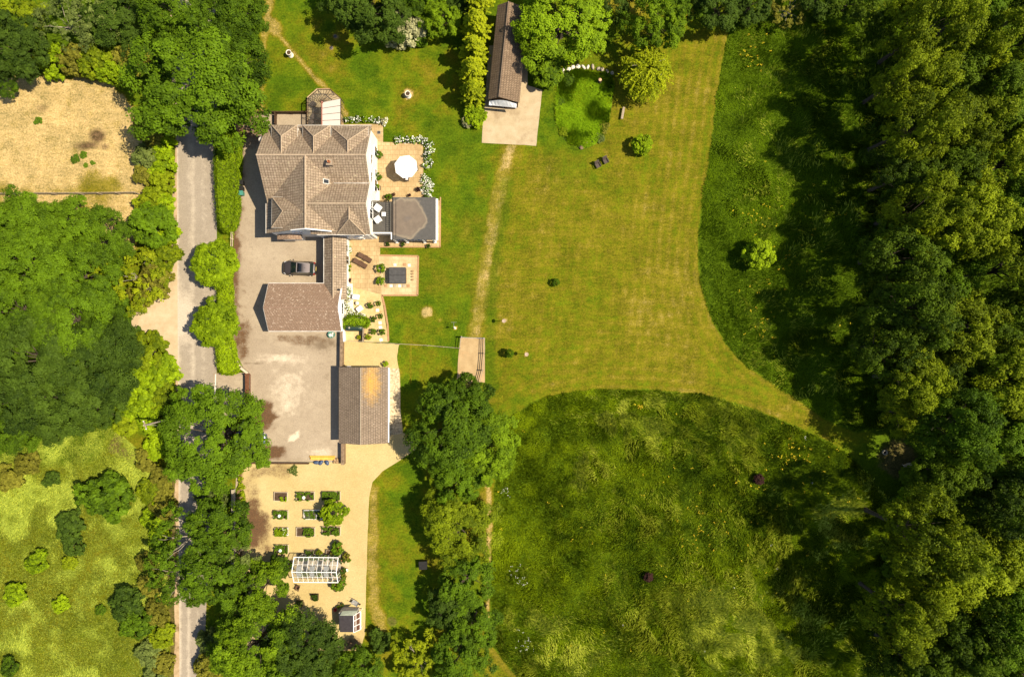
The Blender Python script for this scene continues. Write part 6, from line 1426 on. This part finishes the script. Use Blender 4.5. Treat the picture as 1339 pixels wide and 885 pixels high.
def gate(label, line, h, mat, n=5):
    a = Vector((X(line[0][0]), Y(line[0][1]), 0)); c = Vector((X(line[1][0]), Y(line[1][1]), 0)); d = c - a; o = thing('field_gate', label, 'gate', a, math.atan2(d.y, d.x)); l = d.length
    for x in (0, l): b = MB(); b.box((x, 0, (h + .15) / 2), (.14, .14, h + .15), bev=.02); b.build('gate_post', M[mat], o)
    for k in range(n): b = MB(); b.box((l / 2, 0, .22 + (h - .25) * k / (n - 1)), (l - .2, .05, .09)); b.build('bar', M[mat], o)
    b = MB(); b.box((.15, 0, h * .55), (.09, .06, h * .9)); b.box((l - .15, 0, h * .55), (.09, .06, h * .9)); b.tube((.15, 0, .2), (l - .2, 0, h - .1), .035, n=5); b.build('brace', M[mat], o)
gate('grey field gate across the top of the gate pad', [(604.5, 441), (633, 442.3)], 1.15, 'metal')
# tall brown entrance gate
a = P(325.5, 489, 0); o = thing('yard_gate', 'tall reddish brown wooden yard gate standing open to the lane', 'gate', a)
lg = 4.1
b = MB(); b.box((-.04, -lg / 2, .62), (.06, lg, 1.0)); b.build('board_panel', M['red_wood'], o)
for zz in (.25, .7, 1.12): b = MB(); b.box((.06, -lg / 2, zz), (.1, lg, .13)); b.build('rail', M['red_wood'], o)
for yy in (0, -lg / 2, -lg): b = MB(); b.box((.04, yy, .68), (.18, .18, 1.36), bev=.02); b.build('gate_post', M['red_wood'], o)
b = MB(); b.box((.26, -lg / 2, .2), (.05, lg, .1)); b.box((.16, -.3, .2), (.2, .06, .06)); b.box((.16, -lg + .3, .2), (.2, .06, .06)); b.build('drop_bar', M['red_wood'], o)
def wall(name, label, line, h, w, mat, cap=None, z0=0.0):
    P_ = [Vector((X(p, 0), Y(q, 0), 0)) for p, q in line]; base = P_[0].copy(); o = thing(name, label, 'wall', base); b = MB(); c_ = MB()
    for a, c in zip(P_[:-1], P_[1:]):
        d = c - a; m = (a + c) / 2 - base; ang = math.atan2(d.y, d.x)
        b.box((m.x, m.y, h / 2), (d.length + w * .9, w, h), ang); c_.box((m.x, m.y, h + .035), (d.length + w, w + .06, .07), ang)
    b.build('wall_body', M[mat], o); c_.build('coping', M[cap or mat], o)
    return o
wall('low_wall', 'low pale wall along the yard side of the lane hedges', [(302.5, 372), (302, 420), (303, 450), (308, 466), (316, 480), (325, 487)], .55, .22, 'stone', 'pale_wood')
wall('low_wall', 'low wall at the top end of the clipped hedge', [(311, 165), (311, 172)], .8, .2, 'wallstone')
fence('picket_fence', 'short pale rail fence between the clipped hedge and the upper round tree', [(305.5, 298), (305, 328)], 1.0, 'pale_wood', 'pale_wood', (.4, .9), 1.4, .09, .08)
wall('retaining_wall', 'dark stone wall between the yard and the golden gravel above the garage', [(449, 433), (448.5, 479)], 1.0, .3, 'wallstone')
wall('retaining_wall', 'dark stone wall below the garage corner', [(450.5, 580), (450.5, 604)], 1.0, .35, 'wallstone')
wall('sleeper_wall', 'low timber edging along the bottom of the yard', [(325, 604.5), (404, 605)], .4, .14, 'dark_wood')
wall('white_enclosure_wall', 'low white wall along the left of the tank enclosure', [(451, 431), (452, 446)], .9, .12, 'white'); fence('board_fence', 'brown board fence on the right of the tank enclosure', [(476.5, 428), (476, 446)], 1.1, 'grey_wood', 'grey_wood', (1.08,), 1.8, board=True)
wall('low_wall', 'grey wall along the left of the gravel garden, under the trees', [(306.5, 640), (307, 700), (306, 740)], .6, .25, 'stone')
# pond edge stones
rs_ = random.Random(9)
for i in range(11):
    u = i / 10; px = 737 + 64 * u + rs_.uniform(-1, 1); py = 92 + 4 * u * u - 5 * math.sin(math.pi * u) + rs_.uniform(-1, 1)
    b = MB(); b.lathe([(.0, 0), (.3, .02), (.36, .12), (.25, .24), (0, .28)], n=7); o = b.build('edge_stone', M['palestone'] if i < 6 else M['stone']); o.location = (X(px), Y(py), 0); o.rotation_euler = (0, 0, rs_.uniform(0, 6)); o.scale = (rs_.uniform(.7, 1.3), rs_.uniform(.5, 1), 1)
    tag(o, f'rough pale stone, {ORD[i]} from the left along the top edge of the reed bed', 'stone', 'stones along the top of the reed bed')
for i, (px, py) in enumerate(((735, 97), (732.5, 103), (760, 193), (767, 188), (774, 187))):
    b = MB(); b.lathe([(.0, 0), (.3, .02), (.34, .14), (0, .26)], n=6); o = b.build('edge_stone', M['stone' if i < 2 else 'wallstone']); o.location = (X(px), Y(py), 0); o.rotation_euler = (0, 0, i * 1.7)
    tag(o, ['upper stone on the left rim of the reed bed', 'lower stone on the left rim of the reed bed', 'leftmost dark stone at the bottom of the reed bed', 'middle dark stone at the bottom of the reed bed', 'rightmost dark stone at the bottom of the reed bed'][i], 'stone', 'stones along the rim of the reed bed')
o = thing('tree_stump', 'pale cut tree stump standing in the dark end of the reed bed', 'stump', P(783.5, 108, 0)); MB().tube((0, 0, 0), (0, 0, .95), .26, .22, 10).build('trunk', M['bark'], o); MB().lathe([(.21, .951), (.2, .965), (0, .97)], n=10).build('cut_face', noisy('cut_face', (.5, .3, .16), (.66, .44, .26), 9), o)
x, y, _ = P(814.5, 148, .4); o = thing('plank_bench', 'narrow weathered plank bench beside the reed bed', 'bench', (x, y, 0), R(80))
MB().box((0, 0, .44), (1.55, .3, .06), bev=.015).build('seat', M['grey_wood'], o)
for s in (-1, 1): MB().box((s * .6, 0, .2), (.08, .3, .41)).build('leg', M['grey_wood'], o)

# tall urn planters, feeders, post
def urn(px, py, label):
    x, y, _ = P(px, py, .9); o = thing('chimney_pot_planter', label, 'planter', (x, y, 0), 0, 'tall white pots on the north lawn')
    MB().lathe([(.36, 0), (.38, .1), (.3, .16), (.26, .5), (.27, .78), (.34, .86), (.36, .98), (.3, .98), (.27, .9)], n=18).build('pot', M['palestone'], o); MB().lathe([(.28, .9), (0, .92)], n=14).build('soil', M['soil'], o)
urn(377.5, 69, 'tall white pot of soil beside the diagonal worn path'); urn(533, 122.5, 'tall white pot of soil standing on a round bare patch')
for i, (px, py, l) in enumerate(((438.5, 48, 'upper round drain cover in the north lawn'), (433.3, 63, 'lower round drain cover in the north lawn'))):
    o = thing('manhole_cover', l, 'drain cover', P(px, py, .01), 0, 'round drain covers in the north lawn'); MB().lathe([(.26, 0), (.26, .04), (.2, .05)], n=14).build('ring', M['wallstone'], o); MB().lathe([(.19, .04), (.19, .05), (0, .055)], n=14).build('lid', M['cover'], o)
def dish_post(px, py, label, h=2.0):
    x, y, _ = P(px, py, h); o = thing('bird_table_post', label, 'bird table', (x, y, 0), 0, 'pale topped posts on the mown lawn')
    MB().tube((0, 0, 0), (0, 0, h), .035, n=8).build('post', M['pale_wood'], o); MB().lathe([(0, h - .1), (.2, h - .02), (.25, h + .06), (.22, h + .08), (.15, h + .02), (0, h + .02)], n=16).build('dish', noisy('pinkish_dish', (.36, .27, .2), (.46, .36, .28), 5), o)
    MB().lathe([(.14, 0), (.12, .06), (0, .07)], n=10).build('foot', M['stone'], o)
dish_post(658.8, 419.6, 'upper pale topped post on the lawn beside the worn track'); dish_post(688.5, 463.2, 'lower pale topped post on the lawn right of the young sapling')
o = thing('feeder_stand', 'thin hooked bird feeder stand on the lawn above the fence', 'bird feeder', P(595, 429, 0))
MB().tube((0, 0, 0), (0, 0, 1.9), .02, n=6).build('pole', M['metal'], o)
b = MB(); b.path([(0, 0, 1.85), (0, .35, 2.0), (0, .7, 1.9)], .018); b.path([(-.35, .72, 1.88), (.35, .72, 1.88)], .018); b.build('arm', M['metal'], o)
MB().lathe([(.09, 1.3), (.1, 1.34), (.1, 1.62), (.02, 1.7)], (0, .1, 0), 10).build('feeder', M['palestone'], o); MB().lathe([(.16, 0), (.14, .07), (0, .09)], n=10).build('foot', M['palestone'], o)
x, y, _ = P(188, 556, 8.0); o = thing('telegraph_pole', 'grey telegraph pole with a cross arm beside the lower lane', 'pole', (x, y, 0))
MB().tube((0, 0, -.1), (0, 0, 8.0), .15, .11, 10).build('pole', M['grey_wood'], o); b = MB(); b.box((0, .0, 7.7), (.12, 1.1, .12), R(20)); b.build('cross_arm', M['grey_wood'], o)
for s in (-1, 1): MB().lathe([(.05, 0), (.07, .05), (.03, .12), (0, .14)], (-.17 * s, .45 * s, 7.76), 8).build('insulator', M['white'], o)
b = MB(); b.path([(.0, 0, 7.9), (2.2, .5, 4.5), (3.2, .7, 3.2)], .03, 5); b.path([(0, 0, 7.6), (1.6, -.5, 4.8), (2.6, -.8, 3.0)], .022, 5); b.build('stay_wire', M['lead'], o)

# yard odds and ends
x, y, _ = P(420.5, 599.2, .5); 
for i, (dy, zz) in enumerate(((.16, .12), (-.14, .12), (.02, .3))):
    b = MB(); b.box((0, 0, 0), (3.3 - .1 * i, .26, .17), R(-.4), bev=.015); o = b.build('timber_baulk', M['yellow_wood']); o.location = (x + .04 * i, y + dy, zz); tag(o, ['yellow sawn timber, the yard side one of the stack', 'yellow sawn timber, the gravel side one of the stack', 'yellow sawn timber lying on top of the stack'][i], 'timber', 'yellow timber stack at the bottom of the yard')
for i, px in enumerate((414, 420, 428)):
    b = MB(); b.lathe([(.0, 0), (.34, .02), (.42, .14), (.34, .27), (.1, .33), (0, .33)], n=9); o = b.build('plastic_sack', M['blue_bag']); o.location = (X(px), Y(604.2), .02); o.scale = (1.0, .62, 1); o.rotation_euler = (0, 0, i); tag(o, f'grey-blue sack, {["leftmost", "middle", "rightmost"][i]} below the yellow timber', 'sack', 'sacks below the yellow timber')
rl = random.Random(2)
for i in range(12):
    b = MB(); b.tube((0, -.32, 0), (0, .32, 0), .075 + .03 * rl.random(), n=8); o = b.build('firewood_log', M['log']); o.location = (X(437.5 + (i % 6) * 2.0), Y(601.5 + (i // 6) * .6), .1 + .17 * (i // 6)); o.rotation_euler = (0, 0, rl.uniform(-.4, .4)); tag(o, f'split firewood log, {ORD[i % 6]} from the left in the {["lower", "upper"][i // 6]} layer beside the yellow timber', 'log', 'firewood beside the yellow timber')

# ================================================================== RAISED BEDS
def raised(px, py, w, d, label, mat='veg', style='full', frame='pale_wood', seed=1, h=.32):
    x, y, _ = P(px, py, .3); w *= .1; d *= .1; o = thing('raised_bed', label, 'raised bed', (x, y, 0), R(random.Random(seed).uniform(-1, 1)), 'raised beds on the gravel')
    for s in (-1, 1):
        MB().box((0, s * (d / 2 - .025), h / 2), (w, .05, h)).build('side_board', M[frame], o); MB().box((s * (w / 2 - .025), 0, h / 2), (.05, d - .1, h)).build('side_board', M[frame], o)
    MB().box((0, 0, .12), (w - .1, d - .1, .24)).build('soil', M['soil'], o)
    rng = np.random.default_rng(seed); lo, hi = {'full': (-.48, .48), 'right': (-.1, .5), 'corner': (0, .48)}.get(style, (-.48, .48))
    n = int(1500 * w * d * (hi - lo)); q = np.column_stack([rng.uniform(lo, hi, n) * w, rng.uniform(-.48, .48 if style != 'corner' else .0, n) * d])
    kp = fbm(q[:, 0] * 3.5 + seed * 3, q[:, 1] * 3.5, seed + 50, 3) > .4 + .05 * (seed % 3); q = q[kp]; n = len(q)
    z = .24 + .5 * fbm(q[:, 0] * 4 + seed, q[:, 1] * 4, seed, 3) + rng.uniform(0, .08, n)
    if style == 'right': z += .25 * np.clip(1 - np.hypot(q[:, 0] - .2 * w, q[:, 1]) / (d * .6), 0, 1)
    me = np_mesh('plants', leaf_quads(rng, np.column_stack([q, z]), unit(np.array([0, 0, .8]) + rng.normal(size=(n, 3)) * .5), .07 * rng.uniform(.6, 1.4, n)), 4, [L[mat]], {'tint': rng.uniform(size=n)})
    f = bpy.data.objects.new('plants', me); C.objects.link(f); f.parent = o
    if style == 'net':
        b = MB()
        for xx in (-w / 2, 0 + w * .12, w / 2): b.box((xx, 0, .5), (.05, d, .05)); b.box((xx, -d / 2 + .03, .38), (.04, .04, .3)); b.box((xx, d / 2 - .03, .38), (.04, .04, .3))
        for s in (-1, 1): b.box((0, s * d / 2, .5), (w, .05, .05))
        b.build('cloche_frame', M['white'], o); MB().add([(-w / 2, -d / 2, .53), (w / 2, -d / 2, .53), (w / 2, d / 2, .53), (-w / 2, d / 2, .53)], [[0, 1, 2, 3]]).build('cloche_glass', M['glass'], o)
    if style == 'white':
        b = MB(); b.lathe([(0, .0), (.2, .02), (.24, .12), (.12, .22), (0, .25)], (-.05 * w, -.1 * d, .5), 8); b.build('fleece', M['cream'], o)
    if style == 'flowers':
        k = 60; p = np.column_stack([rng.uniform(.1, .55, k) * w, rng.uniform(-.5, .5, k) * d, rng.uniform(.4, .6, k)])
        f = bpy.data.objects.new('blossom', np_mesh('blossom', leaf_quads(rng, p, unit(np.array([0, 0, 1.]) + rng.normal(size=(k, 3)) * .3), .07 * np.ones(k), .9), 4, [L['flower']], {'tint': rng.uniform(size=k)})); C.objects.link(f); f.parent = o
raised(367, 649, 17.5, 11.5, 'half empty raised bed with one lime corner, top left of the vegetable beds', 'hedge', 'corner', seed=1)
raised(399, 648.5, 24, 11.5, 'leafy green raised bed, middle of the top row', 'veg', 'white', seed=2)
raised(433, 648, 24, 11.5, 'fully planted dark green raised bed, right end of the top row', 'veg', seed=3)
raised(367, 672.5, 19, 11, 'green raised bed with a white patch, second row left', 'veg', 'white', seed=4)
raised(411, 672.3, 26, 11.5, 'raised bed under a white framed glass cloche beside the small round tree', 'veg', 'net', 'white', seed=5)
raised(368, 695, 17.5, 11, 'light green raised bed with white flowers at its right end, third row left', 'hedge', 'flowers', seed=6)
raised(399.6, 695.3, 24, 12, 'raised bed half soil and half bushy green, middle of the third row', 'veg', 'right', seed=7)
raised(433, 694, 24, 11.5, 'densely planted raised bed, right end of the third row', 'veg', seed=8)
raised(368, 717.5, 18, 11, 'green raised bed with a white patch, lowest of the left column', 'veg', 'white', seed=9)
raised(368, 737, 18, 10, 'raised bed half covered by the dark bush left of the greenhouse', 'veg', seed=10)
raised(411.5, 780.5, 9, 8, 'small square planter of green below the greenhouse', 'dark', 'full', 'dark_wood', seed=11); raised(391.5, 789, 9, 8, 'small square planter of green at the edge of the dark tree', 'grey', 'full', 'dark_wood', seed=12)
# around the greenhouse
raised(405.5, 721.5, 10, 5.5, 'narrow trough of seedlings above the greenhouse, left', 'dark', 'full', 'grey_wood', 13, .45); raised(432.5, 721.5, 12, 6, 'empty looking wooden trough above the greenhouse, right', 'olive', 'corner', 'grey_wood', 14, .45)
for i, (px, py, r, m, l) in enumerate(((418, 722.5, 4, 'yellow', 'lime potted plant between the two troughs above the greenhouse'), (442.5, 715, 7.5, 'oak', 'bushy potted shrub at the top right corner of the greenhouse'), (442, 720.5, 4.5, 'lush', 'smaller bright shrub at the top right corner of the greenhouse'),
        (453.3, 727, 4.5, 'olive', 'olive potted plant right of the greenhouse, uppermost'), (455.5, 731.5, 3, 'oak', 'small green potted plant right of the greenhouse'), (447.6, 732.6, 3.6, 'dark', 'dark potted plant by the greenhouse door, above the step'), (448.6, 746, 3.8, 'dark', 'dark potted plant by the greenhouse door, below the step'),
        (449.5, 752, 3.2, 'olive', 'potted plant below the greenhouse door'), (448.5, 757.5, 3.4, 'veg', 'third potted plant below the greenhouse door'), (449.6, 763, 3.2, 'veg', 'lowest potted plant at the right of the greenhouse'), (440.5, 764, 6.5, 'lush', 'bright green potted shrub at the lower right corner of the greenhouse'), (439, 769.5, 3.2, 'copper', 'dark potted plant below the bright greenhouse shrub'), (445.5, 768.5, 3.6, 'veg', 'green potted plant below the greenhouse corner'))): potted(px, py, r, m, l, 'pots round the greenhouse')
rg_ = np.random.default_rng(21)
for i in range(14):
    s = 1 if i < 7 else -1; xx = -2.4 + (i % 7) * .78
    k = 'veg' if i % 3 else 'hedge'
    x, y, _ = P(418, 739, 0); potted((x + xx) * 10 + 669.5, 442.5 - (y + s * 1.05) * 10, 3.6, ['dark', 'veg', 'grey'][i % 3], f'leafy plant inside the greenhouse, {ORD[i % 7]} from the left along its {"upper" if s > 0 else "lower"} side', 'plants inside the greenhouse', hs=1.3)
o = thing('bucket', 'white bucket on the gravel right of the greenhouse', 'bucket', P(454.2, 744.3, 0)); MB().lathe([(.16, 0), (.2, .3), (.21, .31), (.18, .31), (.15, .05), (0, .04)], n=14).build('pail', M['white'], o); b = MB(); b.path([(.2, 0, .3), (.15, .1, .36), (-.15, .1, .36), (-.2, 0, .3)], .012, 5); b.build('handle', M['metal'], o)
armchair(*P(388.5, 768, .4)[:2], R(160), 'brown wooden chair left of the greenhouse below its corner', None, 'compost', None, .6, .6, .85, .2, 'wooden_chair')
o = thing('water_butt', 'small dark pot at the left end of the greenhouse', 'pot', P(393.5, 724.5, 0)); MB().lathe([(.18, 0), (.22, .4), (.23, .42), (.18, .42), (.16, .3), (0, .28)], n=14).build('barrel', M['black'], o)
o = thing('bucket', 'red bucket beside the black shed', 'bucket', P(439, 796, 0)); MB().lathe([(.17, 0), (.22, .32), (.23, .33), (.19, .33), (.16, .05), (0, .04)], n=14).build('pail', M['red'], o)
potted(446.5, 791, 2.6, 'dark', 'dark plant in a terracotta pot above the black shed'); potted(442.5, 794, 2.0, 'yellow', 'small yellow-green plant beside the red bucket')
x, y, _ = P(464.6, 787.5, .4); o = thing('wheelbarrow', 'wheelbarrow standing above the black shed', 'wheelbarrow', (x, y, 0), R(-30))
b = MB(); vs = [(sx * a, sy * c, z) for z, a, c in ((.32, .28, .2), (.55, .45, .32)) for sx, sy in ((1, 1), (-1, 1), (-1, -1), (1, -1))]; b.add(vs, [[3, 2, 1, 0]] + [[k, (k + 1) % 4, 4 + (k + 1) % 4, 4 + k] for k in range(4)]); b.build('tray', M['metal'], o)
b = MB(); b.tube((.55, -.06, .18), (.55, .06, .18), .18, n=14); b.build('wheel', M['tyre'], o)
for s in (-1, 1): MB().path([(.55, s * .08, .18), (0, s * .22, .32), (-.8, s * .26, .6)], .022, 6).build('handle', M['pale_wood'], o); MB().tube((-.3, s * .22, .35), (-.35, s * .22, 0), .02, n=6).build('leg', M['metal'], o)
lb = [(314, 617, 3), (313.5, 626, 3.5), (314.5, 636, 5), (316, 646, 4.5), (317, 655, 4.5), (315, 665, 3)]
for i, (px, py, r) in enumerate(lb): flower_shrub(px, py, r, 'yellow', f'lime border plant, {ORD[i]} down the left wall of the gravel garden', 'lime plants along the gravel garden wall', 120 + i, .0, 'border_plant', .4)
flower_shrub(383, 615, 6.5, 'grey', 'thin grey-green self-sown plant at the top of the gravel garden', None, 130, 0, 'gravel_plant', .3)
# wood clearing
o = thing('fire_pit', 'small pale ring pit in the shaded clearing of the wood', 'fire pit', P(1156, 591, 0)); MB().lathe([(.3, 0), (.34, .3), (.34, .34), (.22, .34), (.2, .1)], n=16).build('bowl', M['stone'], o); MB().lathe([(.2, .12), (0, .13)], n=12).build('ash', M['black'], o)
armchair(*P(1186, 610, .4)[:2], R(200), 'weathered wooden chair at the edge of the shaded clearing', None, 'pale_wood', None, .8, .8, .9, .3, 'wooden_chair')
# compost bin in the tree belt
x, y, _ = P(553, 739, .8); o = thing('compost_bin', 'black compost box half under the yellow-green tree belt', 'bin', (x, y, 0)); b = MB(); b.box((0, 0, .4), (1.0, 1.0, .8), bev=.04); b.build('box', M['black'], o); MB().box((0, 0, .83), (1.06, 1.06, .07), R(3), bev=.02).build('lid', M['black'], o)

# ================================================================== LIGHT, SKY, CAMERA
SUN_EL, SUN_AZ = 56.0, -2.0       # light comes from the right of the photo (+x)
w = bpy.data.worlds.new('World'); bpy.context.scene.world = w; w.use_nodes = True
nt = w.node_tree; bg = nt.nodes['Background']; sky = nt.nodes.new('ShaderNodeTexSky'); sky.sky_type = 'NISHITA'; sky.sun_disc = False
sky.sun_elevation = R(SUN_EL); sky.sun_rotation = R(90 - SUN_AZ); nt.links.new(sky.outputs[0], bg.inputs[0]); bg.inputs[1].default_value = .085
sd = bpy.data.lights.new('sun', 'SUN'); sd.energy = 5.0; sd.angle = R(.5); sd.color = (1.0, .89, .70)
so = bpy.data.objects.new('sun', sd); C.objects.link(so)
d = Vector((math.cos(R(SUN_EL)) * math.cos(R(SUN_AZ)), math.cos(R(SUN_EL)) * math.sin(R(SUN_AZ)), math.sin(R(SUN_EL))))
so.rotation_euler = d.to_track_quat('Z', 'Y').to_euler(); so.location = (60, 0, 80)
cam = bpy.data.cameras.new('camera'); co = bpy.data.objects.new('camera', cam); C.objects.link(co)
co.location = (0, 0, CAMH); co.rotation_euler = (0, 0, 0); cam.sensor_width = 36; cam.lens = 36 / 2 / (66.95 / CAMH); cam.clip_end = 3000; cam.clip_start = .5
sc = bpy.context.scene; sc.camera = co
sc.view_settings.view_transform = 'Standard'; sc.view_settings.look = 'None'; sc.view_settings.exposure = .83; sc.view_settings.gamma = 1
sc.cycles.max_bounces = 6; sc.cycles.diffuse_bounces = 3; sc.cycles.transparent_max_bounces = 8
